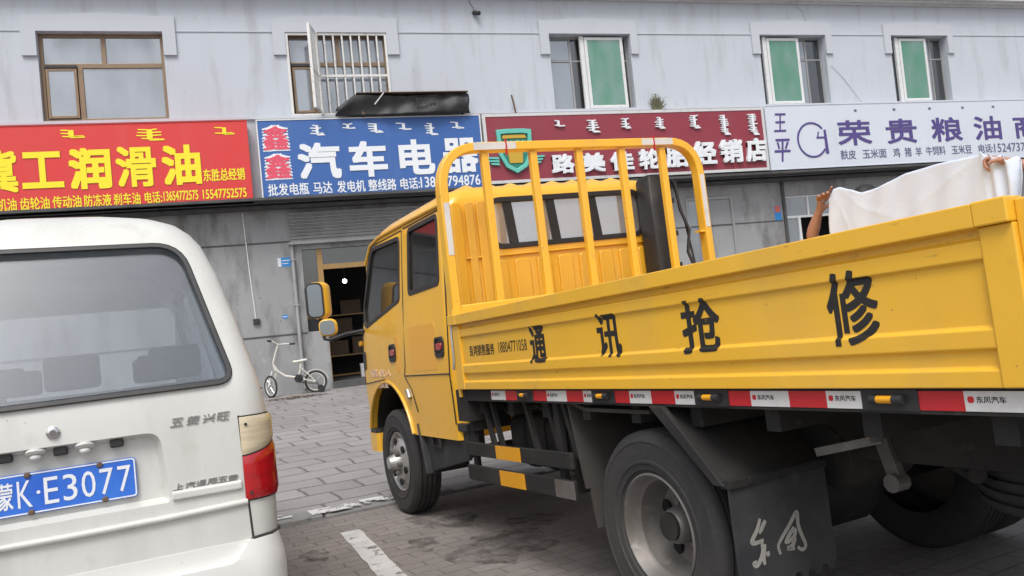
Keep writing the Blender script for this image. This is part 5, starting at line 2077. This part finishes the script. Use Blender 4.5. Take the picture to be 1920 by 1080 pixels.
# wheels and a side mirror
for x in (.75, 2.9):
    for sg in (-1, 1):
        mb = MB()
        c = (x, sg*.60, .285)
        mb.lathe([(.18, -.07), (.24, -.08), (.28, -.06), (.285, 0), (.28, .06), (.24, .08), (.18, .07)], c, (0, sg, 0), 36, caps=False)
        t = mb.build('wheel', 'rubber', van, smooth=40)
        mb = MB()
        mb.lathe([(.185, -.06), (.185, .07), (.17, .05), (.12, .03), (.05, .045), (0, .045)], c, (0, sg, 0), 30)
        mb.build('rim', 'rim_silver', t, smooth=40)
for sg in (-1, 1):
    mb = MB()
    mb.loft([[(2.86+x, sg*(.70+u), v) for u, v in rrect(.03, .16, .99, 1.16, .04, 4)] for x in (-.03, .02, .05)])
    mb.bar((2.88, sg*.66, 1.06), (2.88, sg*.75, 1.07), .04, .03)
    mb.build('side_mirror', 'black_plastic', van, smooth=40)

# ------------------------------------------------------------------ people and the sheet
def skin_mesh(chains, name, m, parent, root=None, sub=2):
    """chains: list of [(point, radius)...]; a chain may start with an integer: index of an existing vertex"""
    vs_, es, rs = [], [], []
    names = {}
    for ch in chains:
        prev = None
        for it in ch:
            if isinstance(it, str):
                prev = names[it]
                continue
            p, r = it[0], it[1]
            vs_.append(p)
            rs.append(r if isinstance(r, tuple) else (r, r))
            i = len(vs_)-1
            if len(it) > 2:
                names[it[2]] = i
            if prev is not None:
                es.append((prev, i))
            prev = i
    me = bpy.data.meshes.new(name)
    me.from_pydata(vs_, es, [])
    o = bpy.data.objects.new(name, me)
    COL.objects.link(o)
    md = o.modifiers.new('skin', 'SKIN')
    md.use_smooth_shade = True
    md.branch_smoothing = .4
    for i, r in enumerate(rs):
        me.skin_vertices[0].data[i].radius = r
        me.skin_vertices[0].data[i].use_root = (i == (names.get(root, 0) if root else 0))
    sb = o.modifiers.new('sub', 'SUBSURF')
    sb.levels = sub
    sb.render_levels = sub
    bake(o)
    o.data.materials.clear()
    o.data.materials.append(MT[m])
    o.data.shade_smooth()
    if parent:
        o.parent = parent
    return o

def figure(root, face, head_c, sh_z, hip_z, armR, armL, shirt, hold):
    """face: unit vector the person faces (horizontal); armR/armL: elbow, wrist, hand direction; returns the body mesh.
    All coordinates local to the root Empty."""
    f = Vector(face).normalized()
    up = Vector((0, 0, 1))
    rt = f.cross(up)
    P = lambda r_, u_, f_=0: tuple(rt*r_+up*u_+f*f_)
    hc = Vector(head_c)
    ch = [[(P(0, hip_z), (.15, .11), 'pelvis'), (P(0, hip_z+.18), (.135, .10)), (P(0, sh_z-.16), (.16, .115), 'chest'), (P(0, sh_z+.01), (.085, .075), 'neckbase'), (tuple(hc-up*.13+f*-.01), (.058, .058)), (tuple(hc-up*.08), .06)]]
    for sg, nm in ((1, 'R'), (-1, 'L')):
        ch.append(['pelvis', (P(sg*.10, hip_z-.08), .095), (P(sg*.11, hip_z*.52), .062), (P(sg*.115, .30), .056), (P(sg*.12, .09), .038, 'ank'+nm), (P(sg*.125, .04, .10), .038), (P(sg*.13, .03, .19), .026)])
    for sg, nm, (el, wr) in ((1, 'R', armR), (-1, 'L', armL)):
        el, wr = Vector(el), Vector(wr)
        s0 = Vector(P(sg*.185, sh_z-.045))
        ch.append(['chest', (tuple(s0), .062), (tuple((s0+el)/2), .050), (tuple(el), .042), (tuple(el+(wr-el)*.35), .042), (tuple(wr), (.029, .025), 'wr'+nm)])
    # hands: palm and five fingers, curled round a gripped edge
    for sg, nm, (el, wr) in ((1, 'R', armR), (-1, 'L', armL)):
        el, wr = Vector(el), Vector(wr)
        d = (wr-el).normalized()
        side = hold[nm][0].normalized()            # across the knuckles, towards the thumb
        curl = hold[nm][1].normalized()            # where the finger tips bend to
        pc = wr+d*.045
        ch.append(['wr'+nm, (tuple(pc), (.030, .022), 'palm'+nm), (tuple(wr+d*.078), (.030, .016), 'kn'+nm)])
        for k, (o_, L, up_) in enumerate(((.030, .036, 1), (.010, .041, 1), (-.011, .038, 1), (-.031, .030, 1))):
            b = wr+d*.082+side*o_
            c1 = hold[nm][2][k]                     # how far this finger is bent, radians
            p1 = b+(d*math.cos(c1*.45)+curl*math.sin(c1*.45))*L
            p2 = p1+(d*math.cos(c1)+curl*math.sin(c1))*L*.8
            p3 = p2+(d*math.cos(c1*1.55)+curl*math.sin(c1*1.55))*L*.62
            ch.append(['kn'+nm, (tuple(b), .0105), (tuple(p1), .0095), (tuple(p2), .0088), (tuple(p3), .0072)])
        t0 = wr+d*.030+side*.036
        t1 = t0+(d*.7+side*.6+curl*.35).normalized()*.034
        t2 = t1+(d*.75+side*.05+curl*.7).normalized()*.028
        ch.append(['palm'+nm, (tuple(t0), .013), (tuple(t1), .0105), (tuple(t2), .0082)])
    bodym = skin_mesh(ch, 'body', 'skin', root, 'pelvis')
    # head joined into the same mesh
    mb = MB()
    NR, NS = 22, 28
    rings = []
    for j in range(NR+1):
        t = PI*max(.03, min(.97, j/NR))
        ring = []
        for k in range(NS):
            a = 2*PI*k/NS
            x = math.sin(t)*math.cos(a)             # towards the face
            y = math.sin(t)*math.sin(a)
            z = math.cos(t)
            rx, ry, rz = .098, .076, .122
            X, Y, Z = rx*x, ry*y, rz*z
            if z < 0:
                Y *= 1-.30*(-z)**1.3
                X *= 1-.16*(-z)
            if x > 0:
                nose = math.exp(-(y/.16)**2)*math.exp(-((z+.10)/.17)**2)*max(0, x)
                X += .024*nose
                eye = (math.exp(-((y-.42)/.17)**2)+math.exp(-((y+.42)/.17)**2))*math.exp(-((z-.10)/.12)**2)
                X -= .010*eye
                X += .005*math.exp(-(y/.3)**2)*math.exp(-((z+.42)/.06)**2)
                X -= .004*math.exp(-(y/.3)**2)*math.exp(-((z+.47)/.03)**2)
                X += .006*math.exp(-(y/.4)**2)*math.exp(-((z+.78)/.12)**2)
            ear = math.exp(-((abs(y)-1)/.12)**2)*math.exp(-((x+.02)/.14)**2)*math.exp(-((z+.02)/.22)**2)
            Y *= 1+.18*ear
            ring.append(tuple(hc+f*X-rt*Y+up*Z))
        rings.append(ring)
    mb.loft(rings)
    ho = mb.build('head', 'skin', None, smooth=80)
    bm = bmesh.new()
    bm.from_mesh(bodym.data)
    bm.from_mesh(ho.data)
    bm.to_mesh(bodym.data)
    bm.free()
    bpy.data.objects.remove(ho)
    bodym.data.shade_smooth()
    # hair cap
    mb = MB()
    rings = []
    for j in range(13):
        t = R(3+j*8.2)
        ring = []
        for k in range(26):
            a = 2*PI*k/26
            x, y = math.cos(a), math.sin(a)
            tt = t*(1.0 if x < .2 else 1-.42*(x-.2)/.8)
            wob = 1+.02*math.sin(7*a+3*t)
            ring.append(tuple(hc+f*(.106*math.sin(tt)*x*wob)-rt*(.084*math.sin(tt)*y*wob)+up*(.131*math.cos(tt))))
        rings.append(ring)
    mb.loft(rings, caps=True)
    mb.build('hair', 'hair', root, smooth=80)
    mb = MB()
    for sg in (-1, 1):
        mb.ball(hc+f*.083+rt*sg*.031+up*.013, (.011, .011, .008), 10, 8)
    mb.build('eyes', 'eye', root, smooth=60)
    # clothes
    sc = [[(P(0, hip_z-.03), (.165, .125), 'pelvis'), (P(0, hip_z+.18), (.152, .118)), (P(0, sh_z-.16), (.178, .132), 'chest'), (P(0, sh_z-.005), (.105, .092))]]
    for sg, (el, wr) in ((1, armR), (-1, armL)):
        el = Vector(el)
        s0 = Vector(P(sg*.185, sh_z-.045))
        sc.append(['chest', (tuple(s0), .076), (tuple(s0+(el-s0)*.45), .066), (tuple(s0+(el-s0)*.66), .064)])
    skin_mesh(sc, 'shirt', shirt, root, 'pelvis')
    sc = [[(P(0, hip_z+.02), (.168, .125), 'pelvis'), (P(0, hip_z-.04), (.16, .12), 'seat')]]
    for sg in (1, -1):
        sc.append(['seat', (P(sg*.10, hip_z-.14), .108), (P(sg*.11, hip_z*.52), .080), (P(sg*.115, .30), .074), (P(sg*.12, .10), .066)])
    skin_mesh(sc, 'trousers', 'trousers', root, 'pelvis')
    mb = MB()
    for sg in (1, -1):
        c = Vector(P(sg*.125, 0, .06))
        rings = []
        for q, wv, hv in ((-.11, .035, .06), (-.06, .045, .085), (.02, .048, .075), (.09, .05, .055), (.15, .035, .035)):
            rings.append([tuple(c+f*q+rt*wv*math.cos(a)+up*max(0.002, hv*.5+hv*.6*math.sin(a))) for a in [2*PI*k/12 for k in range(12)]])
        mb.loft(rings)
    mb.build('shoes', 'black_plastic', root, smooth=60)
    return bodym

def truck_pt(x, y, z):
    return TM @ Vector((x, y, z))
PM = TM.to_3x3().to_4x4()
def person_root(x, y, label):
    p = truck_pt(x, y, 0)
    zrot = math.atan2(TF.y, TF.x)
    m = Matrix.Translation(p) @ Matrix.Rotation(zrot, 4, 'Z')
    return empty('person', label, 'person', mtx=m)
# left person: right hand raised and pinching the sheet's corner
px0, py0 = -1.03, -2.36
r1 = person_root(px0, py0, 'person in a black t-shirt half hidden behind the white sheet with one bare forearm raised')
L = lambda x, y, z: r1.matrix_world.inverted() @ (TM @ Vector((x, y, z)))
bpy.context.view_layer.update()
eR, wR = L(-.70, -2.17, 1.60), L(-.805, -2.15, 1.75)
eL, wL = L(-1.34, -2.30, 1.15), L(-1.30, -2.16, 1.30)
figure(r1, (0, 1, 0), tuple(L(-1.055, -2.27, 1.735)), 1.47, .92, (eR, wR), (eL, wL), 'black_shirt',
       {'R': (Vector((-.6, -.8, 0)), Vector((-.8, .6, 0)), (.45, 1.35, 1.45, 1.5)), 'L': (Vector((.9, .2, 0)), Vector((0, .9, 0)), (1.2, 1.3, 1.3, 1.2))})
# right person: arm reaching in from the right, fist closed on the sheet
px1, py1 = -2.42, -2.38
r2 = person_root(px1, py1, 'person at the right edge whose bare arm grips the right end of the white sheet')
L = lambda x, y, z: r2.matrix_world.inverted() @ (TM @ Vector((x, y, z)))
bpy.context.view_layer.update()
eR, wR = L(-2.19, -2.20, 1.64), L(-1.99, -2.13, 1.755)
eL, wL = L(-2.72, -2.30, 1.15), L(-2.60, -2.15, 1.28)
figure(r2, (0, 1, 0), tuple(L(-2.45, -2.32, 1.745)), 1.50, .93, (eR, wR), (eL, wL), 'grey_shirt',
       {'R': (Vector((-.1, 1, .1)), Vector((-.1, .0, -1)), (1.45, 1.55, 1.6, 1.6)), 'L': (Vector((0, .2, 1)), Vector((.2, .9, 0)), (1.2, 1.3, 1.3, 1.2))})
# sheet held between them, hanging down behind the near side of the bed
top = [(-.885, 1.800), (-.93, 1.852), (-.97, 1.855), (-1.04, 1.825), (-1.12, 1.790), (-1.22, 1.795), (-1.40, 1.830), (-1.60, 1.835), (-1.75, 1.828), (-1.84, 1.825), (-1.90, 1.80), (-1.96, 1.765), (-2.005, 1.72)]
def topz(x):
    for (x0, z0), (x1, z1) in zip(top, top[1:]):
        if x <= x0 and x >= x1:
            t = (x0-x)/(x0-x1)
            t = t*t*(3-2*t)*.4+t*.6
            return z0+(z1-z0)*t
    return top[-1][1]
mb = MB()
def sheet_fn(s_, t):
    x = -.945-1.10*s_
    z0 = topz(x+.06-.0)
    zb = 1.06
    z = z0+(zb-z0)*t
    y = -2.09+.012*math.sin(t*PI)
    # pulled creases fanning out from the two hands
    for (cs, ct, ph, am) in ((0.02, -.02, 0., .020), (.90, -.03, .4, .026)):
        dx_, dz_ = (s_-cs)*1.1, (t-ct)*.75
        rr_ = math.hypot(dx_, dz_)+1e-3
        an_ = math.atan2(dz_, dx_)
        fold = 1-abs(math.sin(an_*5.5+ph+.5*math.sin(an_*3)))
        y += .22*am*(fold**3-.25)*min(1, rr_*4)*math.exp(-rr_*1.7)
    y += .006*math.sin(s_*41+t*9)*math.sin(t*7+s_*5)
    # left edge hangs in, right end bunches in the fist
    xx = x+(.0 if s_ > .1 else (.1-s_)*.25*math.sin(t*3))
    if s_ > .84:
        q = (s_-.84)/.16
        y += .030*math.sin(q*19+t*5)*q*(1-.3*t)
        z += .012*math.sin(q*23)*(1-t)
        xx += .02*math.sin(t*9+q*4)*q
    return (xx, y, z)
mb.grid(sheet_fn, 160, 60)
o = mb.build('white_sheet', 'sheet', None, smooth=80, solid=.0015)
o.matrix_world = TM
tag(o, 'white cloth sheet held up by two people behind the truck bed', 'sheet')

bpy.data.objects.remove(_to)
